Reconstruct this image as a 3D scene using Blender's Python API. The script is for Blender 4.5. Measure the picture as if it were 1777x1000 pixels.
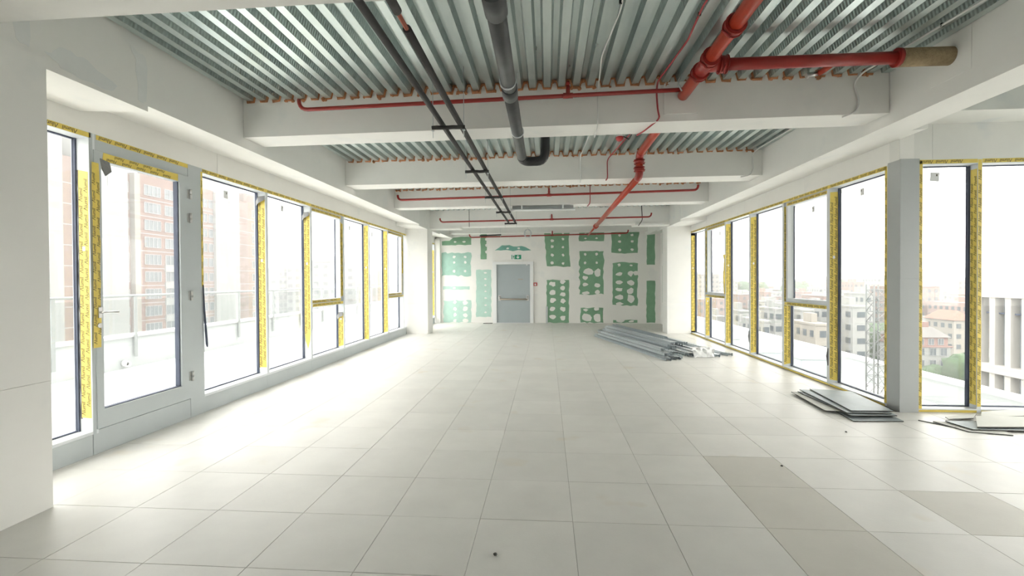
import bpy, bmesh, math, random
from mathutils import Vector, Matrix
random.seed(7)
S = bpy.context.scene
C = S.collection
for o in list(bpy.data.objects):
    bpy.data.objects.remove(o, do_unlink=True)

# ------------------------------------------------------------------ camera
F, CX, CY = 812.9, 888.5, 494.6
YAW, PIT, ROL, EYE = -0.075, 0.0109, 0.0056, 1.56
fw = Vector((math.sin(YAW)*math.cos(PIT), math.cos(YAW)*math.cos(PIT), -math.sin(PIT)))
r0 = Vector((math.cos(YAW), -math.sin(YAW), 0))
d0 = fw.cross(r0)
rt = r0*math.cos(ROL) + d0*math.sin(ROL)
dn = fw.cross(rt)
cam = bpy.data.cameras.new('camera')
co = bpy.data.objects.new('camera', cam); C.objects.link(co)
m3 = Matrix((rt, -dn, -fw)).transposed()
co.matrix_world = Matrix.Translation((0, 0, EYE)) @ m3.to_4x4()
cam.sensor_fit = 'HORIZONTAL'; cam.sensor_width = 36
cam.lens = F/1777*36
cam.shift_x = -(CX-888.5)/1777
cam.shift_y = (CY-500)/1777
cam.clip_start = 0.05; cam.clip_end = 4000
S.camera = co

# ------------------------------------------------------------------ world, sun, lights, exposure
W = bpy.data.worlds.new('world'); S.world = W; W.use_nodes = True
wn = W.node_tree.nodes; wl = W.node_tree.links
bg = wn['Background']
tc = wn.new('ShaderNodeTexCoord'); sx = wn.new('ShaderNodeSeparateXYZ'); rp = wn.new('ShaderNodeValToRGB')
wl.new(tc.outputs['Generated'], sx.inputs[0]); wl.new(sx.outputs['Z'], rp.inputs[0])
rp.color_ramp.elements[0].position = 0.0; rp.color_ramp.elements[0].color = (1.0, 0.99, 0.96, 1)
rp.color_ramp.elements[1].position = 0.9; rp.color_ramp.elements[1].color = (0.97, 0.985, 0.975, 1)
wl.new(rp.outputs[0], bg.inputs['Color'])
bg.inputs['Strength'].default_value = 3.0

def sun(name, direction, energy, angle):
    l = bpy.data.lights.new(name, 'SUN'); l.energy = energy; l.angle = math.radians(angle); l.color = (1, .97, .92)
    o = bpy.data.objects.new(name, l); C.objects.link(o)
    o.rotation_euler = Vector(direction).to_track_quat('-Z', 'Y').to_euler()
    return o
sun('overcast_sun', (0.35, 0.75, -1.0), 0.25, 60)

def area(name, loc, direction, sx_, sy_, power, col=(1, 1, 1)):
    l = bpy.data.lights.new(name, 'AREA'); l.shape = 'RECTANGLE'; l.size = sx_; l.size_y = sy_; l.energy = power; l.color = col
    o = bpy.data.objects.new(name, l); C.objects.link(o); o.location = loc
    o.rotation_euler = Vector(direction).to_track_quat('-Z', 'Z').to_euler()
    return o
# added fill light before the plain rear wall, which has no windows
area('rear_fill_light', (0.5, -4.6, 1.7), (0, 1, 0.12), 9.5, 2.8, 15, (1, .98, .95))

S.view_settings.view_transform = 'Standard'
try: S.view_settings.look = 'None'
except Exception: pass
S.view_settings.gamma = 1.0
S.view_settings.use_curve_mapping = False
S.view_settings.exposure = 1.27

# ------------------------------------------------------------------ materials
def mat(name, col, rough=0.7, metal=0.0, var=0.0, scale=3.0, bump=0.0, bscale=40.0, objvar=0.0, spec=0.5, col2=None, blotch=None):
    m = bpy.data.materials.new(name); m.use_nodes = True
    n = m.node_tree.nodes; l = m.node_tree.links
    b = n['Principled BSDF']
    b.inputs['Base Color'].default_value = (*col, 1)
    b.inputs['Roughness'].default_value = rough
    b.inputs['Metallic'].default_value = metal
    b.inputs['Specular IOR Level'].default_value = spec
    tcn = n.new('ShaderNodeTexCoord')
    geo = n.new('ShaderNodeNewGeometry')
    last = None
    if var > 0 or col2:
        nz = n.new('ShaderNodeTexNoise'); nz.inputs['Scale'].default_value = scale; nz.inputs['Detail'].default_value = 6
        nz.inputs['Roughness'].default_value = 0.6
        l.new(geo.outputs['Position'], nz.inputs['Vector'])
        r = n.new('ShaderNodeValToRGB')
        c2 = col2 if col2 else tuple(max(0, c*(1-var)) for c in col)
        r.color_ramp.elements[0].position = 0.32; r.color_ramp.elements[0].color = (*c2, 1)
        r.color_ramp.elements[1].position = 0.62; r.color_ramp.elements[1].color = (*col, 1)
        l.new(nz.outputs['Fac'], r.inputs[0]); last = r.outputs[0]
    if objvar > 0:
        oi = n.new('ShaderNodeObjectInfo')
        mr = n.new('ShaderNodeMapRange'); mr.inputs['To Min'].default_value = 1-objvar; mr.inputs['To Max'].default_value = 1.0
        l.new(oi.outputs['Random'], mr.inputs['Value'])
        mx = n.new('ShaderNodeMix'); mx.data_type = 'RGBA'; mx.blend_type = 'MULTIPLY'; mx.inputs['Factor'].default_value = 1
        if last: l.new(last, mx.inputs['A'])
        else: mx.inputs['A'].default_value = (*col, 1)
        l.new(mr.outputs[0], mx.inputs['B']); last = mx.outputs['Result']
    if blotch:
        nz2 = n.new('ShaderNodeTexNoise'); nz2.inputs['Scale'].default_value = blotch[1]; nz2.inputs['Detail'].default_value = 3
        l.new(geo.outputs['Position'], nz2.inputs['Vector'])
        r2 = n.new('ShaderNodeValToRGB'); r2.color_ramp.elements[0].position = blotch[2]; r2.color_ramp.elements[1].position = blotch[2]+.09
        r2.color_ramp.elements[0].color = (0, 0, 0, 1)
        l.new(nz2.outputs['Fac'], r2.inputs[0])
        mx2 = n.new('ShaderNodeMix'); mx2.data_type = 'RGBA'
        l.new(r2.outputs[0], mx2.inputs['Factor'])
        if last: l.new(last, mx2.inputs['A'])
        else: mx2.inputs['A'].default_value = (*col, 1)
        mx2.inputs['B'].default_value = (*blotch[0], 1); last = mx2.outputs['Result']
    if last: l.new(last, b.inputs['Base Color'])
    if bump > 0:
        nb = n.new('ShaderNodeTexNoise'); nb.inputs['Scale'].default_value = bscale; nb.inputs['Detail'].default_value = 4
        l.new(geo.outputs['Position'], nb.inputs['Vector'])
        bp = n.new('ShaderNodeBump'); bp.inputs['Strength'].default_value = bump; bp.inputs['Distance'].default_value = 0.01
        l.new(nb.outputs['Fac'], bp.inputs['Height']); l.new(bp.outputs[0], b.inputs['Normal'])
    return m

M = {}
M['plaster'] = mat('white_plaster', (.88, .87, .835), .8, var=.04, scale=1.3, bump=.08, bscale=14, blotch=((.83, .83, .805), 2.3, .60))
M['plaster_side'] = mat('darker_plaster', (.80, .80, .765), .8, var=.05, scale=1.6, bump=.08, bscale=14, blotch=((.72, .74, .73), 1.9, .58))  # plaster a tone darker, for the side bay
M['patch'] = mat('filler_patch', (.825, .835, .82), .8, var=.05, scale=4)
M['tile'] = mat('cement_floor_tile', (.80, .785, .745), .42, var=.06, scale=2.6, bump=.05, bscale=60, objvar=.07, blotch=((.72, .675, .595), 1.7, .64))
M['tile_dark'] = mat('dark_cement_floor_tile', (.66, .635, .575), .5, var=.06, scale=2.6, bump=.05, bscale=60)
M['joint'] = mat('tile_joint', (.34, .32, .28), .9)
M['alu'] = mat('grey_aluminium', (.52, .56, .57), .45, 0.0, var=.03, scale=5)
M['alu_light'] = mat('light_aluminium', (.72, .75, .77), .4)
M['clad'] = mat('grey_cladding_sheet', (.47, .49, .49), .5, 0.1, var=.05, scale=2)
M['gasket'] = mat('dark_blue_gasket', (.07, .085, .13), .6)
M['tape'] = mat('yellow_protective_film', (.82, .64, .13), .38, var=.12, scale=9, bump=.25, bscale=22)
M['ink'] = mat('tape_print', (.09, .07, .04), .7)
M['film_back'] = mat('grey_film_back', (.20, .20, .20), .4)
M['white'] = mat('white_plastic', (.85, .86, .86), .4)
M['steel'] = mat('brushed_steel', (.62, .62, .61), .28, 1.0)
M['red'] = mat('red_pipe_paint', (.47, .048, .02), .34, var=.12, scale=6)
M['redbranch'] = mat('red_branch_paint', (.36, .035, .028), .33, var=.1, scale=6)
M['rubber'] = mat('black_foam_insulation', (.055, .052, .05), .75, var=.2, scale=12, bump=.2)
M['drain'] = mat('grey_drain_plastic', (.088, .092, .095), .5, var=.25, scale=7)
M['drain_black'] = mat('black_drain_plastic', (.02, .02, .022), .35)
M['copper'] = mat('copper_red_pipe', (.42, .14, .10), .35, .6)
M['foam'] = mat('orange_sealant', (.60, .27, .13), .9, var=.45, scale=16, bump=.5, bscale=60)
M['wool'] = mat('brown_mineral_wool', (.42, .32, .19), .95, var=.25, scale=30, bump=.6, bscale=90)
M['zinc'] = mat('zinc_rod', (.60, .63, .64), .4, .9)
M['cablewhite'] = mat('white_cable', (.75, .75, .73), .5)
M['cablered'] = mat('red_cable', (.42, .05, .06), .5)
M['green'] = mat('green_plasterboard', (.235, .42, .275), .85, var=.10, scale=6)
M['green_glare'] = mat('glare_washed_plasterboard', (.40, .62, .53), .85, var=.10, scale=6)  # green board, lightened by glare put into its colour
M['green_glare2'] = mat('paler_glare_plasterboard', (.50, .70, .62), .85, var=.08, scale=6)  # same green board with stronger glare in the colour
M['teal'] = mat('teal_plasterboard', (.20, .44, .37), .85, var=.10, scale=6)
M['doorgrey'] = mat('fire_door_paint', (.40, .45, .47), .5, var=.03, scale=3)
M['bar'] = mat('push_bar_metal', (.42, .36, .29), .35, .6)
M['signgreen'] = mat('sign_green', (.02, .30, .16), .5)
M['callred'] = mat('call_point_red', (.55, .05, .05), .4)
M['sheet'] = mat('grey_steel_sheet', (.37, .42, .435), .5, .2, var=.14, scale=5)
M['sheet_pale'] = mat('pale_cement_sheet', (.66, .66, .61), .7, var=.08, scale=5)
M['sheet_edge'] = mat('dark_sheet_edge', (.10, .10, .09), .8)
M['terrace'] = mat('terrace_white_tile', (.80, .80, .78), .8, var=.05, scale=2)
M['parapet'] = mat('parapet_paint', (0.428, 0.451, 0.456), .8, var=.06, scale=1.5)
M['coping'] = mat('parapet_coping', (.50, .51, .51), .6)
M['brick'] = mat('red_brick_facade', (0.173, 0.097, 0.076), .9, var=.15, scale=.6)
M['brick_pale'] = mat('pale_brick_facade', (0.202, 0.137, 0.115), .9, var=.12, scale=.6)
M['cream'] = mat('cream_render', (0.251, 0.233, 0.203), .9, var=.08, scale=.2)
M['wht'] = mat('white_render', (0.259, 0.264, 0.254), .9, var=.08, scale=.2)
M['pinkish'] = mat('pinkish_render', (0.251, 0.178, 0.156), .9, var=.15, scale=.15)
M['haze'] = mat('haze_tinted_render', (0.251, 0.268, 0.276), .9)  # distance haze put into the wall colour
M['pane_far'] = mat('far_window_glass', (0.059, 0.073, 0.084), .3)
M['pane_mid'] = mat('house_window_glass', (0.091, 0.108, 0.119), .25)
M['winframe'] = mat('white_window_frame', (0.274, 0.277, 0.281), .5)
M['louvre'] = mat('grey_louvre', (.27, .285, .285), .7)
M['tree'] = mat('tree_leaves', (0.061, 0.104, 0.050), .9, var=.4, scale=.5)
M['roofred'] = mat('red_clay_roof', (0.216, 0.108, 0.079), .9, var=.15, scale=.5)
M['roofpink'] = mat('weathered_pink_roof', (0.216, 0.130, 0.112), .9, var=.15, scale=.5)
M['roofgrey'] = mat('grey_roof', (0.144, 0.137, 0.130), .9, var=.1, scale=.3)
M['ground'] = mat('city_ground', (0.151, 0.162, 0.151), .95, var=.35, scale=.02)
M['rail'] = mat('grey_rail_metal', (0.288, 0.306, 0.306), .5)
M['label_paper'] = mat('grey_label_paper', (.78, .79, .79), .7)
M['office_glass'] = mat('office_window_glass', (.25, .29, .32), .15, 0.0, spec=.9)
M['stone'] = mat('pale_stone_fin', (0.400, 0.384, 0.360), .8, var=.06, scale=.4)
M['mast'] = mat('galvanised_mast', (0.215, 0.224, 0.224), .5, .5)
M['teal_roof'] = mat('pale_teal_roof_sheet', (.34, .39, .40), .6)

def glass_mat(name, tint, refl=0.05):
    m = bpy.data.materials.new(name); m.use_nodes = True
    n = m.node_tree.nodes; l = m.node_tree.links
    for q in list(n): n.remove(q)
    out = n.new('ShaderNodeOutputMaterial'); tr = n.new('ShaderNodeBsdfTransparent'); gl = n.new('ShaderNodeBsdfGlossy')
    tr.inputs[0].default_value = (*tint, 1); gl.inputs['Roughness'].default_value = 0.02
    lw = n.new('ShaderNodeLayerWeight'); lw.inputs['Blend'].default_value = .5
    pw = n.new('ShaderNodeMath'); pw.operation = 'POWER'; l.new(lw.outputs['Facing'], pw.inputs[0]); pw.inputs[1].default_value = 5
    fr = n.new('ShaderNodeMath'); fr.operation = 'MULTIPLY_ADD'; l.new(pw.outputs[0], fr.inputs[0]); fr.inputs[1].default_value = .7; fr.inputs[2].default_value = .03
    mx = n.new('ShaderNodeMixShader'); l.new(fr.outputs[0], mx.inputs[0]); l.new(tr.outputs[0], mx.inputs[1]); l.new(gl.outputs[0], mx.inputs[2])
    l.new(mx.outputs[0], out.inputs[0])
    return m
M['glass'] = glass_mat('window_glass', (.915, .91, .895))
M['railglass'] = glass_mat('rail_glass', (.95, .965, .965))

def deck_mat(name, dots):
    m = bpy.data.materials.new(name); m.use_nodes = True
    n = m.node_tree.nodes; l = m.node_tree.links; b = n['Principled BSDF']
    b.inputs['Metallic'].default_value = 0.9; b.inputs['Roughness'].default_value = .30
    geo = n.new('ShaderNodeNewGeometry')
    mp = n.new('ShaderNodeMapping'); mp.inputs['Scale'].default_value = (3, .6, 3); l.new(geo.outputs['Position'], mp.inputs[0])
    nz = n.new('ShaderNodeTexNoise'); nz.inputs['Scale'].default_value = 2.2; nz.inputs['Detail'].default_value = 5
    l.new(mp.outputs[0], nz.inputs['Vector'])
    r = n.new('ShaderNodeValToRGB')
    r.color_ramp.elements[0].position = .3; r.color_ramp.elements[0].color = (.50, .575, .565, 1)
    r.color_ramp.elements[1].position = .7; r.color_ramp.elements[1].color = (.66, .725, .705, 1)
    l.new(nz.outputs['Fac'], r.inputs[0])
    oi = n.new('ShaderNodeObjectInfo'); mr = n.new('ShaderNodeMapRange'); mr.inputs['To Min'].default_value = .86; mr.inputs['To Max'].default_value = 1.04
    l.new(oi.outputs['Random'], mr.inputs['Value'])
    mx = n.new('ShaderNodeMix'); mx.data_type = 'RGBA'; mx.blend_type = 'MULTIPLY'; mx.inputs['Factor'].default_value = 1
    l.new(r.outputs[0], mx.inputs['A']); l.new(mr.outputs[0], mx.inputs['B'])
    last = mx.outputs['Result']
    # mottled zinc tone, tinted at random per sheet
    l.new(last, b.inputs['Base Color'])
    r3 = n.new('ShaderNodeMapRange'); r3.inputs['To Min'].default_value = .22; r3.inputs['To Max'].default_value = .42
    l.new(nz.outputs['Fac'], r3.inputs['Value']); l.new(r3.outputs[0], b.inputs['Roughness'])
    bp = n.new('ShaderNodeBump'); bp.inputs['Distance'].default_value = 0.006
    if dots:
        wv = n.new('ShaderNodeTexWave'); wv.bands_direction = 'Y'; wv.inputs['Scale'].default_value = 9.0
        l.new(geo.outputs['Position'], wv.inputs['Vector']); l.new(wv.outputs['Fac'], bp.inputs['Height'])
        bp.inputs['Strength'].default_value = .8
    else:
        nb = n.new('ShaderNodeTexNoise'); nb.inputs['Scale'].default_value = 5; l.new(geo.outputs['Position'], nb.inputs['Vector'])
        l.new(nb.outputs['Fac'], bp.inputs['Height']); bp.inputs['Strength'].default_value = .25
    l.new(bp.outputs[0], b.inputs['Normal'])
    return m
M['deck'] = deck_mat('galvanised_deck', False)
M['deckweb'] = deck_mat('galvanised_deck_embossed_web', True)

def tray_mat(name, axis):
    """perforated galvanised steel: slot rows along the profile's own length"""
    m = bpy.data.materials.new(name); m.use_nodes = True
    n = m.node_tree.nodes; l = m.node_tree.links; b = n['Principled BSDF']
    b.inputs['Base Color'].default_value = (.74, .79, .81, 1); b.inputs['Metallic'].default_value = .45; b.inputs['Roughness'].default_value = .38
    oi = n.new('ShaderNodeObjectInfo'); rp_ = n.new('ShaderNodeValToRGB'); l.new(oi.outputs['Random'], rp_.inputs[0])
    rp_.color_ramp.elements[0].color = (.36, .42, .46, 1); rp_.color_ramp.elements[1].color = (.74, .79, .81, 1); l.new(rp_.outputs[0], b.inputs['Base Color'])
    tcn = n.new('ShaderNodeTexCoord'); sp = n.new('ShaderNodeSeparateXYZ'); l.new(tcn.outputs['Object'], sp.inputs[0])
    def band(sock, period, duty):
        a = n.new('ShaderNodeMath'); a.operation = 'DIVIDE'; l.new(sock, a.inputs[0]); a.inputs[1].default_value = period
        f = n.new('ShaderNodeMath'); f.operation = 'FRACT'; l.new(a.outputs[0], f.inputs[0])
        g = n.new('ShaderNodeMath'); g.operation = 'LESS_THAN'; l.new(f.outputs[0], g.inputs[0]); g.inputs[1].default_value = duty
        return g.outputs[0]
    u = band(sp.outputs['Y'], .10, .5); v = band(sp.outputs[axis], .05, .5)
    an = n.new('ShaderNodeMath'); an.operation = 'MULTIPLY'; l.new(u, an.inputs[0]); l.new(v, an.inputs[1])
    tr = n.new('ShaderNodeBsdfTransparent'); mx = n.new('ShaderNodeMixShader')
    l.new(an.outputs[0], mx.inputs[0]); l.new(b.outputs[0], mx.inputs[1]); l.new(tr.outputs[0], mx.inputs[2])
    l.new(mx.outputs[0], n['Material Output'].inputs[0])
    return m
M['tray_web'] = tray_mat('perforated_zinc_web', 'X')
M['tray_side'] = tray_mat('perforated_zinc_side', 'Z')

# ------------------------------------------------------------------ mesh builder
class MB:
    def __init__(s): s.v = []; s.f = []; s.mi = []; s.sm = []
    def add(s, vs, fs, mi=0, sm=False):
        k = len(s.v); s.v += [tuple(map(float, q)) for q in vs]
        for f in fs: s.f.append([i+k for i in f]); s.mi.append(mi); s.sm.append(sm)
        return s
    def box(s, x0, y0, z0, x1, y1, z1, mi=0):
        x0, x1 = sorted((x0, x1)); y0, y1 = sorted((y0, y1)); z0, z1 = sorted((z0, z1))
        return s.add([(x0,y0,z0),(x1,y0,z0),(x1,y1,z0),(x0,y1,z0),(x0,y0,z1),(x1,y0,z1),(x1,y1,z1),(x0,y1,z1)],
                     [(0,3,2,1),(4,5,6,7),(0,1,5,4),(1,2,6,5),(2,3,7,6),(3,0,4,7)], mi)
    def hexa(s, pts, mi=0):       # 8 points: bottom ring 0-3 (ccw from above), top ring 4-7
        return s.add(pts, [(0,3,2,1),(4,5,6,7),(0,1,5,4),(1,2,6,5),(2,3,7,6),(3,0,4,7)], mi)
    def prism(s, pts, depth, mi=0, mi_side=None):       # pts: coplanar 3-D outline; depth: extrusion vector
        n = len(pts); d = Vector(depth)
        a = [Vector(p) for p in pts]; b = [p+d for p in a]
        s.add(a+b, [list(range(n))[::-1], list(range(n, 2*n))], mi)
        k = len(s.v)-2*n
        for i in range(n):
            j = (i+1) % n
            s.f.append([k+i, k+j, k+n+j, k+n+i]); s.mi.append(mi if mi_side is None else mi_side); s.sm.append(False)
        return s
    def tube(s, pts, r, n=12, mi=0, cap=True):
        pts = [Vector(p) for p in pts]; rings = []; k = len(s.v); up = None
        rr = r if isinstance(r, (list, tuple)) else [r]*len(pts)
        for i, p in enumerate(pts):
            if i == 0: t = pts[1]-p
            elif i == len(pts)-1: t = p-pts[i-1]
            else: t = (pts[i+1]-p).normalized() + (p-pts[i-1]).normalized()
            t = t.normalized()
            if up is None:
                up = Vector((0,0,1)) if abs(t.z) < .9 else Vector((1,0,0))
            x = t.cross(up)
            if x.length < 1e-4: x = t.orthogonal()
            x.normalize(); y = x.cross(t).normalized(); up = y
            for q in range(n):
                a = 2*math.pi*q/n
                s.v.append(tuple(p + (x*math.cos(a)+y*math.sin(a))*rr[i]))
        for i in range(len(pts)-1):
            for q in range(n):
                s.f.append([k+i*n+q, k+i*n+(q+1)%n, k+(i+1)*n+(q+1)%n, k+(i+1)*n+q]); s.mi.append(mi); s.sm.append(True)
        if cap:
            s.f.append([k+q for q in range(n)][::-1]); s.mi.append(mi); s.sm.append(False)
            e = k+(len(pts)-1)*n
            s.f.append([e+q for q in range(n)]); s.mi.append(mi); s.sm.append(False)
        return s
    def ring(s, p0, p1, r1, r0, n=16, mi=0):      # hollow collar
        p0 = Vector(p0); p1 = Vector(p1); t = (p1-p0).normalized(); x = t.orthogonal().normalized(); y = t.cross(x); k = len(s.v)
        for p, r in ((p0, r1), (p1, r1), (p1, r0), (p0, r0)):
            for q in range(n):
                a = 2*math.pi*q/n; s.v.append(tuple(p+(x*math.cos(a)+y*math.sin(a))*r))
        for i in range(4):
            for q in range(n):
                s.f.append([k+i*n+q, k+i*n+(q+1)%n, k+((i+1)%4)*n+(q+1)%n, k+((i+1)%4)*n+q]); s.mi.append(mi); s.sm.append(i in (0, 2))
        return s
    def blob(s, c, r, seg=8, rings=5, jit=.18, mi=0, sq=(1,1,1)):
        k = len(s.v); c = Vector(c)
        s.v.append(tuple(c+Vector((0,0,-r*sq[2]))))
        for i in range(1, rings):
            th = math.pi*i/rings-math.pi/2
            for q in range(seg):
                a = 2*math.pi*q/seg; w = r*(1+random.uniform(-jit, jit))
                s.v.append((c.x+w*math.cos(th)*math.cos(a)*sq[0], c.y+w*math.cos(th)*math.sin(a)*sq[1], c.z+w*math.sin(th)*sq[2]))
        s.v.append(tuple(c+Vector((0,0,r*sq[2])))); t = len(s.v)-1
        for q in range(seg):
            s.f.append([k, k+1+(q+1)%seg, k+1+q]); s.mi.append(mi); s.sm.append(True)
            for i in range(rings-2):
                a = k+1+i*seg; b = a+seg
                s.f.append([a+q, a+(q+1)%seg, b+(q+1)%seg, b+q]); s.mi.append(mi); s.sm.append(True)
            a = k+1+(rings-2)*seg
            s.f.append([a+q, a+(q+1)%seg, t]); s.mi.append(mi); s.sm.append(True)
        return s
    def build(s, name, mats, parent=None, base=None, bevel=0, stuff=False):
        if not isinstance(mats, (list, tuple)): mats = [mats]
        if parent is not None: off = wloc(parent)
        else:
            if base is None:
                xs = [q[0] for q in s.v]; ys = [q[1] for q in s.v]; zs = [q[2] for q in s.v]
                base = ((min(xs)+max(xs))/2, (min(ys)+max(ys))/2, min(zs))
            off = Vector(base)
        me = bpy.data.meshes.new(name)
        me.from_pydata([(q[0]-off.x, q[1]-off.y, q[2]-off.z) for q in s.v], [], s.f)
        for mm in mats: me.materials.append(M[mm] if isinstance(mm, str) else mm)
        me.polygons.foreach_set('material_index', s.mi); me.polygons.foreach_set('use_smooth', s.sm)
        me.validate(); me.update()
        bm = bmesh.new(); bm.from_mesh(me)
        if bevel: bmesh.ops.bevel(bm, geom=list(bm.edges), offset=bevel, segments=1, affect='EDGES')
        bmesh.ops.recalc_face_normals(bm, faces=bm.faces); bm.to_mesh(me); bm.free()
        o = bpy.data.objects.new(name, me); C.objects.link(o)
        if parent is not None: o.parent = parent
        else: o.location = off
        if stuff: o['kind'] = 'stuff'
        return o

def wloc(o):
    v = Vector(o.location)
    while o.parent: o = o.parent; v = v + Vector(o.location)
    return v
def thing(name, label, cat, loc, group=None):
    o = bpy.data.objects.new(name, None); C.objects.link(o); o.location = loc; o.empty_display_size = .1
    o['label'] = label; o['category'] = cat
    if group: o['group'] = group
    return o
def tag(o, label, cat, group=None):
    o['label'] = label; o['category'] = cat
    if group: o['group'] = group
    return o
def struct(o, label=None, cat=None):
    o['kind'] = 'structure'
    if label: o['label'] = label
    if cat: o['category'] = cat
    return o
def sempty(name, loc, label=None, cat=None):
    o = bpy.data.objects.new(name, None); C.objects.link(o); o.location = loc; o.empty_display_size = .1
    return struct(o, label, cat)

def arc(p0, pc, p1, n=6):
    """rounded corner: from p0 towards pc then to p1"""
    p0, pc, p1 = Vector(p0), Vector(pc), Vector(p1)
    return [(p0*(1-t)**2 + pc*2*t*(1-t) + p1*t*t) for t in [i/n for i in range(n+1)]]

# lettering source ---------------------------------------------------
def text_geo(txt, size, shear=.18):
    cu = bpy.data.curves.new('lettering', 'FONT'); cu.body = txt; cu.size = size; cu.shear = shear
    cu.resolution_u = 2; cu.offset = size*.012; cu.align_x = 'CENTER'; cu.align_y = 'CENTER'
    ob = bpy.data.objects.new('lettering', cu); C.objects.link(ob)
    dg = bpy.context.evaluated_depsgraph_get(); me = ob.evaluated_get(dg).to_mesh()
    vs = [tuple(v.co) for v in me.vertices]; fs = [list(p.vertices) for p in me.polygons]
    ob.evaluated_get(dg).to_mesh_clear()
    bpy.data.objects.remove(ob); bpy.data.curves.remove(cu)
    return vs, fs
TXT = text_geo('\u039blumil', .054)

def lay_text(mb, o, right, up, geo=TXT, s=1.0):
    """put the flat text with its origin at o, x along right, y along up"""
    o = Vector(o); r = Vector(right); u = Vector(up)
    mb.add([o + r*(q[0]*s) + u*(q[1]*s) for q in geo[0]], geo[1])

def tape(parent, name, origin, along, across, normal, length, width, cols, flip=False, jag0=0, jag1=0, text=True, colw=None, taper=None, wob=0.004):
    """a strip of printed protective film; origin: corner, along: unit vector of its length"""
    o = Vector(origin); a = Vector(along); c = Vector(across); n = Vector(normal)
    N = max(4, int(length/.12))
    L = []; Rr = []
    for i in range(N+1):
        t = length*i/N
        w0 = random.uniform(0, wob); w1 = random.uniform(0, wob)
        if taper and t > length-taper:
            k = (t-(length-taper))/taper; w0 += width*.45*k; w1 += width*.45*k
        dl = random.uniform(-jag0, jag0) if i == 0 else (random.uniform(-jag1, jag1) if i == N else 0)
        dr = random.uniform(-jag0, jag0) if i == 0 else (random.uniform(-jag1, jag1) if i == N else 0)
        L.append(o + a*(t+dl) + c*w0); Rr.append(o + a*(t+dr) + c*(width-w1))
    mb = MB(); k = len(L); th = n*.0015
    vs = L + Rr + [p+th for p in L] + [p+th for p in Rr]
    fs = []
    for i in range(k-1):
        fs += [(i, i+1, k+i+1, k+i), (2*k+i, 3*k+i, 3*k+i+1, 2*k+i+1), (i, 2*k+i, 2*k+i+1, i+1), (k+i, k+i+1, 3*k+i+1, 3*k+i)]
    fs += [(0, k, 3*k, 2*k), (k-1, 3*k-1, 4*k-1, 2*k-1)]
    mb.add(vs, fs)
    ob = mb.build(name, 'tape', parent)
    if text:
        tm = MB(); step = .16
        cw = width/cols
        for j in range(cols):
            t = .09 + (.08 if j % 2 else 0)
            while t < length-.10-(taper or 0):
                p = o + a*t + c*(cw*(j+.5)) + n*.0022
                r = -a if flip else a
                u = n.cross(r)
                lay_text(tm, p, r, u, s=min(1.0, cw/.054))
                t += step
        if tm.v: tm.build('lettering', 'ink', ob, stuff=True)
    return ob

# ================================================================== STRUCTURE
XL, XR, YB = -4.08, 4.06, 17.0          # window planes left and right; back wall at X=XL
GL, GR = -4.22, 4.20                    # glass planes
HEAD = 2.90
def yback(x): return 16.99 - .041*(x+4.1)

# ---- floor: slab, tiles one by one near the camera, the rest joined
mb = MB(); mb.box(-4.25, -5, -.20, XR+.15, 17.3, -.012); mb.box(XR+.15, -5, -.20, 7.75, 5.9, -.012)
floor = struct(mb.build('floor', 'joint', base=(0, 0, 0)), 'pale cement tile floor running through the whole empty office', 'floor')
X0, Y0 = .1567, 2.4182
tile_cache = {}
def tile_mb(x0, y0, x1, y1):
    g = .0013; m_ = MB(); x0 += g; y0 += g; x1 -= g; y1 -= g; b = .0012
    return m_.add([(x0,y0,-.012),(x1,y0,-.012),(x1,y1,-.012),(x0,y1,-.012),(x0,y0,-b),(x1,y0,-b),(x1,y1,-b),(x0,y1,-b),
                  (x0+b,y0+b,0),(x1-b,y0+b,0),(x1-b,y1-b,0),(x0+b,y1-b,0)],
                 [(0,3,2,1),(0,1,5,4),(1,2,6,5),(2,3,7,6),(3,0,4,7),(4,5,9,8),(5,6,10,9),(6,7,11,10),(7,4,8,11),(8,9,10,11)])
far = MB(); ntile = 0
dark_list = [(2, 1), (2, 0), (4, 1), (2, 2)]
for j in range(-9, 26):
    for i in range(-9, 14):
        x0 = X0 + .6*i; y0 = Y0 + .6*j; x1 = x0+.6; y1 = y0+.6
        if y0 > 16.95: continue
        lim = XR+.0 if y0 >= 5.7 else 7.6
        x0c, x1c, y1c = max(x0, XL), min(x1, lim), min(y1, 17.05)
        if y0 < 5.7 < y1 and x1 > XR: y1c = 5.74
        if x1c-x0c < .02 or y1c-y0 < .02: continue
        # visible near field?
        xc, yc = (x0+x1)/2, (y0+y1)/2
        near = (yc > 1.6 and yc < 9.3 and -1.14*yc-.6 < xc < 1.0*yc+.6)
        if near:
            key = (round(x1c-x0c, 3), round(y1c-y0, 3))
            if key not in tile_cache:
                t_ = tile_mb(0, 0, key[0], key[1]).build('tile', 'tile', floor)
                tile_cache[key] = t_.data; ob = t_
            else:
                ob = bpy.data.objects.new('tile', tile_cache[key]); C.objects.link(ob); ob.parent = floor
            ob.location = (x0c, y0, random.uniform(-.0006, .0006)); ntile += 1
            if (i, j) in dark_list:
                ob.material_slots[0].link = 'OBJECT'; ob.material_slots[0].material = M['tile_dark']
        else:
            t_ = tile_mb(x0c, y0, x1c, y1c); far.add(t_.v, t_.f)
far.build('distant_tiles', 'tile', floor, stuff=True)

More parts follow.
